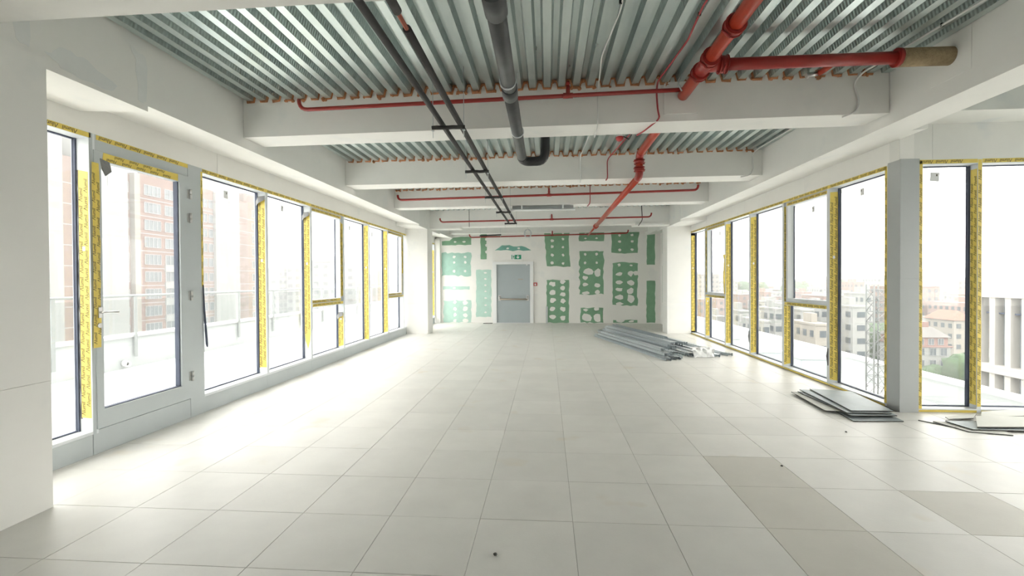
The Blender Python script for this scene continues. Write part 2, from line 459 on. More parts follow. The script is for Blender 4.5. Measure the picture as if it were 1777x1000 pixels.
# ---- ceiling: slab + beams + deck
DZ = 3.60
mb = MB(); mb.box(-4.4, -5, 3.80, 7.8, 17.4, 4.0)
ceiling = struct(mb.build('ceiling', 'plaster', base=(0, 6, 3.8)), 'concrete slab over galvanised steel deck', 'ceiling')
BL, BR = -3.45, 3.41
def beamY(name, x0, x1, y0, y1, z0a, z0b, ztop=3.80):
    """longitudinal beam whose soffit runs from z0a at x0 to z0b at x1"""
    m_ = MB(); m_.hexa([(x0,y0,z0a),(x1,y0,z0b),(x1,y1,z0b),(x0,y1,z0a),(x0,y0,ztop),(x1,y0,ztop),(x1,y1,ztop),(x0,y1,ztop)])
    return m_.build(name, 'plaster', ceiling)
beamY('beam', XL-.02, BL, -4.6, 17.0, 3.15, 3.085)
beamY('beam', BR, XR+.02, 5.36, 16.9, 3.085, 3.16)
beamY('beam', BR, 3.86, -4.6, 5.36, 3.085, 3.12)
# deeper casings at the columns
beamY('beam_casing', XL-.0, BL+.006, 1.5, 3.83, 3.06, 3.035)
beamY('beam_casing', XL-.0, BL+.006, 12.45, 14.9, 3.06, 3.035)
beamY('beam_casing', BR-.006, XR, 12.3, 14.8, 3.035, 3.06)
# cross beams: near/far Y at the left and right ends, bottom z
CB = [(2.33, 2.72, 2.30, 2.66, 3.20), (5.12, 5.50, 4.95, 5.34, 3.20), (7.83, 8.22, 7.72, 8.18, 3.20),
      (10.42, 10.76, 10.20, 10.60, 3.20), (13.60, 14.05, 13.40, 13.85, 3.125), (16.35, 16.7, 16.2, 16.6, 3.20)]
for (a, b, c, d, z) in CB:
    m_ = MB(); xl, xr = BL+.004, BR-.004
    m_.hexa([(xl,a,z),(xr,c,z),(xr,d,z),(xl,b,z),(xl,a,3.80),(xr,c,3.80),(xr,d,3.80),(xl,b,3.80)])
    m_.build('beam', 'plaster', ceiling)
# haunches of the beam by the far columns
a, b, c, d, z = CB[4]
m_ = MB(); m_.hexa([(BL+.006,a-.02,3.07),(-2.55,a-.04,3.07),(-2.55,b,3.07),(BL+.006,b,3.07),(BL+.006,a-.02,3.13),(-2.55,a-.04,3.13),(-2.55,b,3.13),(BL+.006,b,3.13)])
m_.build('beam_casing', 'plaster', ceiling)
m_ = MB(); m_.hexa([(2.45,c-.02,3.07),(BR-.006,c-.04,3.07),(BR-.006,d,3.07),(2.45,d,3.07),(2.45,c-.02,3.13),(BR-.006,c-.04,3.13),(BR-.006,d,3.13),(2.45,d,3.13)])
m_.build('beam_casing', 'plaster', ceiling)
# side bay at the right: beam along the window front
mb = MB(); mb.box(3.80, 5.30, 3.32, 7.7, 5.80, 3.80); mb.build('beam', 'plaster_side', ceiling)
mb = MB(); mb.box(7.3, -4.6, 3.1, 7.7, 5.30, 3.80); mb.build('beam', 'plaster', ceiling)

# corrugated deck, sheet by sheet in each bay
PIT_ = .1525
def rib_profile(i, n):
    pts = []
    for k in range(n):
        x = (i*n+k)*PIT_
        pts += [(x, .075), (x+.048, .075), (x+.066, 0.0), (x+.134, 0.0)]
    pts.append(((i*n+n)*PIT_, .075))
    return pts
def deck(xa, xb, ya0, yb0, ya1, yb1):
    """bay between beams: near edge ya (left,right) far edge yb"""
    n = 5; cnt = int(math.ceil((xb-xa)/(PIT_*n)))
    for i in range(cnt):
        pr_ = [(min(xa+p[0], xb), DZ+p[1]) for p in rib_profile(i, n)]
        m_ = MB(); k = len(pr_); sag = random.uniform(-.003, .003)
        def yy(x, q): t = (x-xa)/(xb-xa); return q[0]*(1-t)+q[1]*t
        near = [(p[0], yy(p[0], (ya0, ya1))+.002, p[1]+sag) for p in pr_]; farp = [(p[0], yy(p[0], (yb0, yb1))-.002, p[1]+sag) for p in pr_]
        vs = near + farp
        for j in range(k-1):
            if abs(pr_[j+1][0]-pr_[j][0]) < 1e-5: continue
            web = abs(pr_[j][1]-pr_[j+1][1]) > .01
            m_.add([near[j], near[j+1], farp[j+1], farp[j]], [(0, 1, 2, 3)], 1 if web else 0)
        m_.build('deck_sheet', ['deck', 'deckweb'], ceiling)
for q in range(-1, 5):
    if q == -1: ya0, ya1, yb0, yb1 = -4.6, -4.6, CB[0][0], CB[0][2]
    else: ya0, ya1, yb0, yb1 = CB[q][1], CB[q][3], CB[q+1][0], CB[q+1][2]
    deck(BL+.004, BR-.004, ya0, yb0, ya1, yb1)
deck(3.86, 7.3, -4.6, 5.30, -4.6, 5.30)

# orange sealant along the scalloped joint of each beam
def seal(bi):
    a, b, c, d, z = CB[bi]
    m_ = MB(); x = BL+.02; pts = []
    nn = int((BR-BL)/PIT_)
    for i in range(nn):
        bx = BL+.004+i*PIT_
        for dx, dz in ((.0, .07), (.048, .07), (.066, -.004), (.134, -.004)):
            xx = bx+dx; t = (xx-BL)/(BR-BL); y = a*(1-t)+c*t-.006
            pts.append((xx, y+random.uniform(-.004, .004), DZ+dz+random.uniform(-.006, .004)))
    rr = [random.uniform(.012, .022) for _ in pts]
    m_.tube(pts, rr, 5)
    for i in range(nn*2):
        p = random.choice(pts); m_.blob((p[0]+random.uniform(-.02, .02), p[1], p[2]+random.uniform(-.015, .01)), random.uniform(.012, .028), 6, 4, .35)
    m_.build('sealant', 'foam', ceiling, stuff=True)
for bi in (1, 2, 3): seal(bi)
# plaster-filled trapezoids show white behind the sealant already: the beams run up between the ribs

m_ = MB(); m_.hexa([(1.22,4.985,3.27),(1.56,4.972,3.27),(1.56,4.99,3.27),(1.22,5.0,3.27),(1.22,4.985,3.60),(1.56,4.972,3.60),(1.56,4.99,3.60),(1.22,5.0,3.60)]); m_.build('sleeve_patch', 'plaster', ceiling)
m_ = MB(); m_.box(BR-.003, 4.05, 3.24, BR+.01, 4.52, 3.60); m_.build('sleeve_patch', 'plaster', ceiling)
def filler(pts, seed):
    rnd_ = random.Random(seed); P = []
    for i in range(len(pts)):
        a_ = Vector((0, *pts[i])); b_ = Vector((0, *pts[(i+1) % len(pts)]))
        for k in range(4):
            p_ = a_.lerp(b_, k/4); P.append(Vector((BL+.0065, p_.y+rnd_.uniform(-.015, .015), p_.z+rnd_.uniform(-.015, .015))))
    m_ = MB(); m_.prism(P, (.001, 0, 0)); m_.build('filler_patch', 'patch', ceiling)
filler([(3.0, 3.14), (3.12, 3.25), (3.3, 3.22), (3.55, 3.14), (3.5, 3.08), (3.15, 3.07)], 1)
filler([(2.80, 3.18), (2.86, 3.5), (2.93, 3.5), (2.90, 3.12)], 2)
filler([(3.74, 3.1), (3.72, 3.4), (3.66, 3.52), (3.82, 3.5), (3.815, 3.1)], 3)
# ---- left wall: lintel band, columns
wall_left = sempty('wall_left', (XL, 6, 0), 'left window wall of the office', 'wall')
edges = [-4.6, -1.34, 2.35, 5.55, 7.25, 10.0, 12.7, 17.0]
for i in range(len(edges)-1):
    m_ = MB(); m_.box(XL-.16, edges[i]+.0015, HEAD, XL-.005+random.uniform(-.002, .002), edges[i+1]-.0015, 3.45)
    m_.build('lintel_panel', 'plaster', wall_left)
def column(parent, x0, x1, y0, y1, seam=.88, top=3.1):
    m_ = MB(); m_.box(x0, y0, 0.0, x1, y1, seam-.001); m_.build('column_panel', 'plaster', parent)
    m_ = MB(); m_.box(x0, y0, seam+.001, x1, y1, top); m_.build('column_panel', 'plaster', parent)
column(wall_left, -4.26, -3.43, 1.75, 2.99)
column(wall_left, -4.26, -3.45, 13.33, 13.92)
m_ = MB(); m_.box(XL-.16, 16.83, 0, -3.895, 17.0, 3.05); m_.build('wall_panel', 'plaster', wall_left)
m_ = MB(); m_.box(XL-.16, 13.92, 0.0, XL-.03, 14.45, 2.9); m_.build('wall_panel', 'plaster', wall_left)
# ---- right wall
wall_right = sempty('wall_right', (XR, 8, 0), 'right window wall of the office', 'wall')
edges = [5.74, 7.75, 10.0, 11.9, 13.6]
for i in range(len(edges)-1):
    m_ = MB(); m_.box(XR+.005-random.uniform(0, .003), edges[i]+.0015, HEAD+.0, XR+.16, edges[i+1]-.0015, 3.45)
    m_.build('lintel_panel', 'plaster', wall_right)
column(wall_right, 3.40, 4.22, 13.60, 14.15)
m_ = MB(); m_.box(3.93, 14.15, 0, 4.22, 17.0, 3.4); wr = m_.build('wall_panel', 'plaster', wall_right)
# side bay window wall, its lintel
wall_bay = sempty('wall_front_right', (5.8, 5.74, 0), 'wall of the side bay on the right', 'wall')
for xa, xb in ((4.06, 4.42), (4.42, 6.0), (6.0, 7.7)):
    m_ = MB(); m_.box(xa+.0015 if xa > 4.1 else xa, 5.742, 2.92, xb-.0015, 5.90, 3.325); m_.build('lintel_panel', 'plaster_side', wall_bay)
# corner post of grey sheet
trim = sempty('trim_1', (4.16, 5.8, 0), 'grey sheet metal corner post between the right windows', 'post')
for za, zb in ((0, 1.547), (1.547, 2.925)):
    m_ = MB(); m_.box(XR, 5.725, za, 4.27, 5.93, zb); m_.build('cladding_sheet', 'clad', trim, bevel=.002)
# back wall
wall_back = MB()
wall_back.add([(-4.3, yback(-4.3), 0), (4.0, yback(4.0), 0), (4.0, yback(4.0)+.25, 0), (-4.3, yback(-4.3)+.25, 0), (-4.3, yback(-4.3), 3.8), (4.0, yback(4.0), 3.8), (4.0, yback(4.0)+.25, 3.8), (-4.3, yback(-4.3)+.25, 3.8)],
              [(0,3,2,1),(4,5,6,7),(0,1,5,4),(1,2,6,5),(2,3,7,6),(3,0,4,7)])
wall_back = struct(wall_back.build('wall_back', 'plaster', base=(0, 17, 0)), 'end wall of green plasterboard with white joint filler', 'wall')

def unproj_back(px, py):
    d = rt*((px-CX)/F) + dn*((py-CY)/F) + fw
    # plane y = yback(x)
    t = (16.99-.041*4.1)/(d.y+.041*d.x)
    return Vector((d.x*t, d.y*t, EYE+d.z*t))
def jag(poly, amp, seed):
    rnd = random.Random(seed); out = []
    for i in range(len(poly)):
        a = Vector(poly[i]); b = Vector(poly[(i+1) % len(poly)]); L = (b-a).length; n = max(1, int(L/.11))
        for k in range(n):
            p = a.lerp(b, k/n)
            if k: p = p + Vector((rnd.uniform(-amp, amp), 0, rnd.uniform(-amp, amp)))
            out.append(p)
    return out
PATCH = [ # rect on the end wall (x0,z0,x1,z1), colour, dabs (u,v,rw,rh)
 ]
def back_patch(px, col, dabs, amp=.025, seed=0, extra=None):
    pts = [unproj_back(*q) for q in px]
    pl = jag([(p.x, 0, p.z) for p in pts], amp, seed)
    P = [Vector((p.x, yback(p.x)-.001, max(p.z, .004))) for p in pl]
    m_ = MB(); m_.prism(P, (0, -.004, 0)); ob = m_.build('board_patch', col, wall_back)
    rnd = random.Random(seed+50); x0 = min(p.x for p in P); x1 = max(p.x for p in P); z0 = min(p.z for p in P); z1 = max(p.z for p in P)
    dm = MB()
    for (u, v, rw, rh) in dabs:
        cx = x0+(x1-x0)*u; cz = z1-(z1-z0)*v; n = 9
        ring = []
        for k in range(n):
            a = -2*math.pi*k/n; w = 1+rnd.uniform(-.25, .25)
            x = min(max(cx+rw*w*math.cos(a), x0+.005), x1-.005); z = min(max(cz+rh*w*math.sin(a), max(z0, .006)), z1-.004)
            ring.append(Vector((x, yback(x)-.0052, z)))
        dm.prism(ring, (0, -.002, 0))
    if dabs: dm.build('filler_dabs', 'plaster', ob, stuff=True)
    return ob
def rect(a, b, c, d): return [(a, b), (c, b), (c, d), (a, d)]
def grid(us, vs, rw, rh): return [(u, v, rw, rh) for u in us for v in vs]
back_patch([(767, 419), (780, 418), (787, 412.5), (800, 411), (818, 411.5), (818, 425), (767, 426)], 'green', [(.45, .6, .05, .03), (.75, .6, .06, .03)], .012, 1)
back_patch(rect(766.5, 439, 817.5, 479), 'green_glare', grid((.42, .78), (.2, .42, .78), .05, .05), .03, 2)
back_patch(rect(769, 497, 815, 502.8), 'green_glare2', [(.42, .5, .05, .04)], .012, 3)
back_patch(rect(770, 521.5, 817.5, 559.5), 'green_glare2', grid((.42,), (.1, .4, .66, .92), .06, .07)+grid((.78,), (.12, .4, .68, .93), .10, .08), .025, 4)
back_patch(rect(834, 404, 844.5, 450), 'green', grid((.95,), (.25, .48, .72), .05, .06), .012, 5)
back_patch(rect(826.5, 468.5, 852.5, 550.5), 'green_glare2', grid((.62,), (.07, .2, .33, .46, .6, .75, .9), .05, .03), .02, 6)
back_patch([(858.5, 435), (866, 430), (871, 426), (884, 425.5), (891, 428), (905, 427), (912, 429), (922, 434.5), (908, 435.5), (900, 434), (890, 436), (880, 434)], 'teal', [(.36, .55, .05, .03), (.66, .55, .05, .03)], .012, 7)
back_patch([(944.6, 402.7), (989, 402.7), (987, 420), (990, 463), (949, 462)], 'green', grid((.3,), (.05, .26, .43, .66, .88), .06, .055)+grid((.72,), (.05, .22, .45, .67, .9), .045, .045), .02, 8)
back_patch(rect(948.6, 486, 987.5, 560.2), 'green', grid((.28,), (.1, .3, .48, .67, .86), .11, .085)+grid((.72,), (.05, .2, .34, .5, .68, .88), .095, .085), .02, 9)
back_patch(rect(1004.7, 402, 1048, 418.5), 'green', grid((.27, .7), (.28, .7), .045, .03), .015, 10)
back_patch(rect(1005.5, 436, 1047.5, 511), 'green', grid((.26, .7), (.08, .27), .045, .05)+[(.35, .47, .18, .12), (.73, .5, .13, .15), (.25, .61, .10, .07), (.72, .78, .09, .08), (.26, .76, .10, .07), (.3, .95, .14, .06), (.72, .94, .10, .08)], .03, 11)
back_patch(rect(1007.6, 534.5, 1047, 560.2), 'green', [(.24, .16, .08, .05), (.27, .65, .16, .15), (.72, .1, .10, .07), (.73, .65, .12, .17)], .025, 12)
back_patch([(1061, 401), (1109.5, 401), (1107, 420), (1106.5, 439), (1084, 440.5), (1061, 438.5)], 'green', grid((.3, .74), (.2, .47, .83), .05, .045), .015, 13)
back_patch([(1063, 457), (1085, 455), (1107, 457), (1106, 531), (1063, 529)], 'green', [(.27, .07, .05, .05), (.73, .08, .05, .03), (.27, .28, .13, .07), (.27, .46, .14, .07), (.27, .63, .13, .07), (.27, .8, .15, .08), (.27, .95, .13, .06), (.7, .27, .11, .09), (.9, .26, .09, .08), (.7, .47, .12, .10), (.7, .66, .12, .10), (.7, .84, .13, .15)], .022, 14)
back_patch(rect(1064, 555.5, 1106, 560.3), 'green', [(.3, .4, .15, .05), (.75, .5, .1, .04)], .01, 15)
back_patch(rect(1122.5, 406, 1136.6, 459.6), 'green', [], .014, 16)
back_patch(rect(1122, 487.5, 1136.8, 560.3), 'green', [], .014, 17)
# strips of board on the short return wall
for za, zb in ((2.42, 3.12), (.75, 2.0)):
    m_ = MB(); pl = jag([(3.92, 15.85, za), (3.92, 16.35, za), (3.92, 16.35, zb), (3.92, 15.85, zb)], .0, 3)
    m_.prism([Vector((3.929, p.y, p.z)) for p in pl], (-.004, 0, 0)); m_.build('board_patch', 'green', wr)
# wall behind the photographer
mb = MB(); mb.box(-4.3, -5.0, 0, 7.8, -4.8, 3.8)
struct(mb.build('wall_front', 'plaster'), 'plain wall behind the photographer', 'wall')

# ---- windows -------------------------------------------------------
def ZL(py, k):  # helper: height of a photo row at the left mullion k
    pass
LM = [3.903, 5.205, 6.536, 7.82, 9.13, 10.471, 11.76, 13.065]
RM = [7.086, 8.391, 9.722, 11.03, 12.398, 13.663]
wn_count = 0
def window(side, ya, yb, sill, zsill, kick, split=False, mull=True, tapes=(), head_tape=True, sash_side_tape=False, X=None, Gx=None, first=False):
    """one bay of glazing between ya and yb; its near mullion stands at yb (seen from the camera) unless mull False"""
    global wn_count
    wn_count += 1
    s = -1 if side == 'L' else 1
    X = X if X is not None else (XL if side == 'L' else XR)
    Gx = Gx if Gx is not None else (GL if side == 'L' else GR)
    out = Gx + s*.03
    m_ = MB()
    m_.box(X, ya, HEAD-.05, out, yb, HEAD)                  # head
    m_.box(X, ya, zsill-.03, out, yb, zsill)                # sill
    wroot = m_.build('window_%d' % wn_count, 'alu_light', base=(X, (ya+yb)/2, 0))
    struct(wroot)
    if kick:
        kp = MB(); kp.box(X-s*.0005, ya+.001, 0, X+s*.03, yb-.001, kick); kp.build('kick_panel', 'alu', wroot, bevel=.0008)
    if mull:
        m_ = MB(); m_.box(X-s*.001, yb, zsill-.029, out, yb+.055, HEAD-.001)
        m_.build('mullion', 'alu_light', wroot)
        g = MB(); g.box(Gx-s*.022, yb-.014, zsill, Gx+s*.012, yb-.0005, HEAD-.05); g.build('gasket', 'gasket', wroot)
    a, b = ya+.055 if not first else ya, yb-.014
    g = MB(); g.box(Gx-s*.012, a, HEAD-.062, Gx+s*.012, b, HEAD-.0505); g.box(Gx-s*.012, a, zsill+.0005, Gx+s*.012, b, zsill+.012); g.build('gasket', 'gasket', wroot)
    zt = 1.13
    if split:
        m_ = MB(); m_.box(X+s*.002, a, zt-.03, out, b+.013, zt+.03); tr = m_.build('transom', 'alu_light', wroot)
        fs = MB(); y0, y1, z0, z1 = a+.004, b-.001, zt+.032, HEAD-.053
        xa, xb = X+s*.03, Gx-s*.015
        for (p, q, r, t) in ((y0, z0, y1, z0+.06), (y0, z1-.06, y1, z1), (y0, z0+.06, y0+.06, z1-.06), (y1-.06, z0+.06, y1, z1-.06)):
            fs.box(xa, p, q, xb, r, t)
        sash = fs.build('sash', 'alu_light', wroot)
        g = MB(); g.box(Gx-s*.014, y1-.072, z0+.06, Gx+s*.004, y1-.0605, z1-.06); g.build('gasket', 'gasket', sash)
        hy = (y0+y1)/2
        h = MB(); h.tube([(xa-s*.0, hy-.06, z0+.03), (xa-s*.03, hy-.06, z0+.03), (xa-s*.03, hy+.06, z0+.03), (xa, hy+.06, z0+.03)], .006, 6); h.build('handle', 'steel', sash)
        p = MB(); p.box(Gx-.004, a+.064, z0+.055, Gx+.004, b-.064, z1-.055); p.build('pane', 'glass', sash)
        p = MB(); p.box(Gx-.004, a, zsill+.006, Gx+.004, b, zt-.029); p.build('pane', 'glass', wroot)
        # film on the transom front and on the sash bottom and top
        tape(tr, 'tape', (X+s*.0015, a+.01, zt-.026), (0, 1, 0), (0, 0, 1), (-s, 0, 0), b-a-.02, .052, 1, flip=(s < 0))
        tape(sash, 'tape', (xa-s*.0005, y0+.03, z1-.055), (0, 1, 0), (0, 0, 1), (-s, 0, 0), y1-y0-.06, .05, 1, flip=(s < 0))
        if side == 'L':
            tape(sash, 'tape', (xa-s*.0005, y0+.05, z0+.004), (0, 1, 0), (0, 0, 1), (-s, 0, 0), y1-y0-.1, .05, 1, flip=(s < 0))
            tape(sash, 'tape', (xa-s*.0005, y1-.055, z0+.08), (0, 0, 1), (0, 1, 0), (-s, 0, 0), z1-z0-.2, .05, 1)
    else:
        p = MB(); p.box(Gx-.004, a, zsill+.006, Gx+.004, b, HEAD-.053); p.build('pane', 'glass', wroot)
    if head_tape:
        tape(wroot, 'tape', (X-s*.0005, ya+.02, HEAD-.049), (0, 1, 0), (0, 0, 1), (-s, 0, 0), yb-ya-.0, .049, 1, flip=True if s < 0 else True)
    for (z0, z1, opts) in tapes:
        w0 = opts.get('w', .105)
        if s < 0: org = (X-.008-w0-opts.get('o', 0), yb-.0008, z0)
        else: org = (X+.006+opts.get('o', 0), yb-.0008, z0)
        if opts.get('down'):   # strip whose torn tip hangs at the bottom
            org = (org[0], org[1], z1)
            tape(wroot, 'tape', org, (0, 0, -1), (1, 0, 0), (0, -1, 0), z1-z0, w0, 2, flip=True, jag0=.02, jag1=.05, taper=opts.get('taper'))
        else:
            tape(wroot, 'tape', org, (0, 0, 1), (1, 0, 0), (0, -1, 0), z1-z0, w0, 2, jag0=.015, jag1=.02)
        lx = org[0]+w0*.5; lz = min(max(1.86, z0+.1), z1-.1)
        if z1-z0 > .5:
            q = MB(); q.box(lx-.014, yb-.0042, lz-.02, lx+.014, yb-.0034, lz+.02); q.build('paper_label', 'white', wroot)
        if opts.get('rag'):
            q = MB(); n_ = 40; A = []; B_ = []
            for ii in range(n_+1):
                zz_ = z0+(z1-z0)*ii/n_; A.append(Vector((org[0]-random.uniform(.004, .016), yb-.0006, zz_))); B_.append(Vector((org[0]+.01, yb-.0006, zz_)))
            q.prism(A+B_[::-1], (0, .0004, 0)); q.build('torn_flap', 'film_back', wroot)
        if opts.get('flap'):
            f = MB(); zc = z1; xc = org[0]+w0*.45
            f.add([(xc-.055, yb-.004, zc+.03), (xc+.05, yb-.01, zc+.04), (xc+.06, yb-.035, zc-.03), (xc-.01, yb-.05, zc-.07), (xc-.06, yb-.03, zc-.11), (xc-.075, yb-.012, zc-.03)],
                  [(0, 1, 2), (0, 2, 3), (0, 3, 5), (3, 4, 5)])
            f.build('torn_flap', 'film_back', wroot)
        if opts.get('strip'):
            za, zb = opts['strip']; f = MB()
            y = yb+.03
            f.tube([(X-s*.004, y, zb), (X-s*.012, y-.005, (za+zb)/2), (X-s*.03, y-.012, za)], [.010, .014, .006], 6); f.build('torn_flap', 'tape', wroot)
    return wroot

def zrow(py, X_, Y_):
    # height of photo row py at plan point X_,Y_
    v = Vector((X_, Y_, 0)); dx = v.dot(rt); dy = v.dot(dn); dz = v.dot(fw)
    # z enters through dn, fw, rt ; solve (dy+z*dn.z)/(dz+z*fw.z) = (py-CY)/F
    k = (py-CY)/F
    return EYE + (k*dz-dy)/(dn.z-k*fw.z)

ZS = .215
zl = lambda py, k: zrow(py, -4.15, LM[k])
zr = lambda py, k: zrow(py, 4.13, RM[k])
# left row, from the camera outwards
window('L', 2.99, LM[0], None, ZS, ZS-.031, first=True, tapes=[(.33, zl(295, 0), dict(w=.095, rag=1))])
wL1 = window('L', LM[1], LM[2], None, ZS, ZS-.031, tapes=[(zl(638, 2), zl(345, 2), dict(flap=True, rag=1))])
wL2 = window('L', LM[2], LM[3], None, ZS, ZS-.031, tapes=[(zl(604, 3), zl(372, 3), dict(flap=True, down=True, taper=.16))])
wL3 = window('L', LM[3], LM[4], None, ZS, ZS-.031, split=True, tapes=[(zl(600, 4), zl(545, 4), dict(flap=True)), (1.25, zl(388, 4), dict(w=.07))])
wL4 = window('L', LM[4], LM[5], None, ZS, ZS-.031, tapes=[(zl(589, 5), zl(392, 5), dict())])
wL5 = window('L', LM[5], LM[6], None, ZS, ZS-.031, tapes=[(zl(576, 6), zl(402, 6), dict())])
wL6 = window('L', LM[6], LM[7], None, ZS, ZS-.031, split=True, tapes=[(zl(474, 7), zl(410, 7), dict())])
window('L', LM[7], 13.33, None, ZS, ZS-.031, mull=False)
window('L', 14.45, 16.76, None, ZS, ZS-.031, tapes=[(.28, 2.66, dict())])
m_ = MB(); m_.box(XL-.16, -4.8, 0, XL+.02, 1.75, 2.9); m_.build('wall_panel', 'plaster', wall_left)  # unseen; closed without glazing to darken the near floor
# right row
ZRS = .045
rt_ = lambda k, o={}: [(zr(o.get('b', 0), k) if o.get('b') else .09, HEAD-.11, dict(w=.112))]
wR0 = window('R', 5.93, RM[0], None, ZRS, None, tapes=[(.085, 2.80, dict(w=.112))], first=True)
wR1 = window('R', RM[0], RM[1], None, ZRS, None, split=True, tapes=[(.085, 2.79, dict(w=.105))])
wR2 = window('R', RM[1], RM[2], None, ZRS, None, tapes=[(.085, 2.79, dict(w=.112))])
wR3 = window('R', RM[2], RM[3], None, ZRS, None, tapes=[(.085, 2.79, dict(w=.112))])
wR4 = window('R', RM[3], RM[4], None, ZRS, None, split=True, tapes=[(1.2, 2.79, dict(w=.07)), (.1, 1.08, dict(w=.10))])
wR5 = window('R', RM[4], 13.60, None, ZRS, None, tapes=[(.085, 2.79, dict(w=.10))])
# film on the jamb beside the corner post and along the floor
for wr_, ya, yb in ((wR0, 5.95, RM[0]), (wR1, RM[0]+.0, RM[1]), (wR2, RM[1], RM[2]), (wR3, RM[2], RM[3]), (wR4, RM[3], RM[4]), (wR5, RM[4], 13.58)):
    tape(wr_, 'tape', (XR-.0005, ya+.01, .004), (0, 1, 0), (0, 0, 1), (-1, 0, 0), yb-ya-.02, .030, 1, text=False)
tape(wR0, 'tape', (XR-.0005, 5.932, .05), (0, 0, 1), (0, 1, 0), (-1, 0, 0), 2.84, .04, 1)
m_ = MB(); m_.box(XR, 5.931, .045, GR, 5.975, HEAD-.05); m_.build('jamb', 'alu_light', wR0)
# torn lumps of film on the nearer right mullions
for wr_, y, z in ((wR1, RM[0], .42), (wR3, RM[2]+.02, .4)):
    f = MB(); f.tube([(XR-.004, y+.02, z-.13), (XR-.012, y+.025, z), (XR-.004, y+.02, z+.12)], [.006, .015, .005], 6); f.build('torn_flap', 'film_back', wr_)
f = MB(); f.tube([(XR-.01, RM[3]+.03, 1.2), (XR-.03, RM[3]+.01, 1.6), (XR-.008, RM[3]+.03, 2.0), (XR-.03, RM[3]+.0, 2.1)], [.012, .02, .012, .03], 6); f.build('torn_flap', 'tape', wR4)
# side bay windows (facing the camera)
def bay_window(xa, xb, mullion=True, left_tape=False):
    global wn_count
    wn_count += 1
    Y = 5.742; G = 5.866
    m_ = MB(); m_.box(xa, Y, HEAD-.04, xb, G+.03, 2.92); m_.box(xa, Y, 0.0, xb, G+.03, .045)
    root = struct(m_.build('window_%d' % wn_count, 'alu_light', base=((xa+xb)/2, Y, 0)))
    g = MB(); g.box(xa, G-.012, HEAD-.052, xb-.02, G+.012, HEAD-.0405); g.box(xa, G-.012, .0455, xb-.02, G+.012, .057); g.build('gasket', 'gasket', root)
    p = MB(); p.box(xa+.002, G-.004, .052, xb-.001, G+.004, HEAD-.046); p.build('pane', 'glass', root)
    if mullion:
        m_ = MB(); m_.box(xb, Y-.001, .0, xb+.048, G+.029, 2.919); mu = m_.build('mullion', 'alu_light', root)
        g = MB(); g.box(xb-.016, G-.03, .05, xb-.0005, G+.012, HEAD-.05); g.build('gasket', 'gasket', root)
        tape(mu, 'tape', (xb-.0008, G-.034, .09), (0, 0, 1), (0, -1, 0), (-1, 0, 0), 2.72, .086, 2, jag1=.01)
        tape(mu, 'tape', (xb+.001, Y-.0015, .075), (0, 0, 1), (1, 0, 0), (0, -1, 0), 2.83, .044, 1)
    if left_tape:
        tape(root, 'tape', (4.272, Y-.0005, .04), (0, 0, 1), (1, 0, 0), (0, -1, 0), 2.86, .042, 1)
        m_ = MB(); m_.box(4.27, Y+.001, .045, 4.316, G+.03, HEAD-.04); m_.build('jamb', 'alu_light', root)
    tape(root, 'tape', (xa+.0, Y-.0005, HEAD-.036), (1, 0, 0), (0, 0, 1), (0, -1, 0), xb-xa, .05, 1, flip=True)
    tape(root, 'tape', (xa+.0, Y-.0005, .002), (1, 0, 0), (0, 0, 1), (0, -1, 0), xb-xa, .030, 1, text=False)
    return root
wB1 = bay_window(4.27, 4.905, left_tape=True)
wB2 = bay_window(4.953, 6.20)
wB3 = bay_window(6.248, 7.55)
for ya, yb in ((.2, 2.8), (2.8, 5.5)):
    window('R', ya, yb, None, ZRS, None, X=7.56, Gx=7.66, head_tape=False)
wall_bay_end = MB(); wall_bay_end.box(7.56, -4.8, 0, 7.7, .2, 3.1); wall_bay_end.build('wall_panel', 'plaster', wall_bay)  # unseen; kept solid to cut the light on the near floor
# paper labels stuck to the panes
def sticker(parent, c, axis, w=.075, h=.095, tilt=0.0):
    c = Vector(c); u = Vector((0, 1, 0)) if axis == 'X' else Vector((1, 0, 0)); v = Vector((0, 0, 1))
    u2 = u*math.cos(tilt)+v*math.sin(tilt); v2 = v*math.cos(tilt)-u*math.sin(tilt)
    nrm = Vector((-1 if c.x > 0 else 1, 0, 0)) if axis == 'X' else Vector((0, -1, 0))
    c = c+nrm*.0045
    m_ = MB(); m_.prism([c-u2*w/2-v2*h/2, c+u2*w/2-v2*h/2, c+u2*w/2+v2*h/2, c-u2*w/2+v2*h/2], nrm*.0008)
    s_ = m_.build('paper_label', 'label_paper', parent)
    d = c+nrm*.001+u2*w*.22+v2*h*.2
    m_ = MB(); m_.prism([d-u2*.007-v2*.012, d+u2*.007-v2*.012, d+u2*.007+v2*.012, d-u2*.007+v2*.012], nrm*.0005); m_.build('print_mark', 'ink', s_)
sticker(wR0, (GR, 6.592, 2.707), 'X'); sticker(wR1, (GR, 7.743, 2.65), 'X'); sticker(wR4, (GR, 11.741, 2.662), 'X')
sticker(wB1, (4.535, 5.866, 2.739), 'Y', .10, .105, -.08)
sticker(wL2, (GL, 7.197, 2.719), 'X'); sticker(wL4, (GL, 9.751, 2.686), 'X'); sticker(wL5, (GL, 11.038, 2.674), 'X'); sticker(wL1, (GL, 5.88, 2.702), 'X')

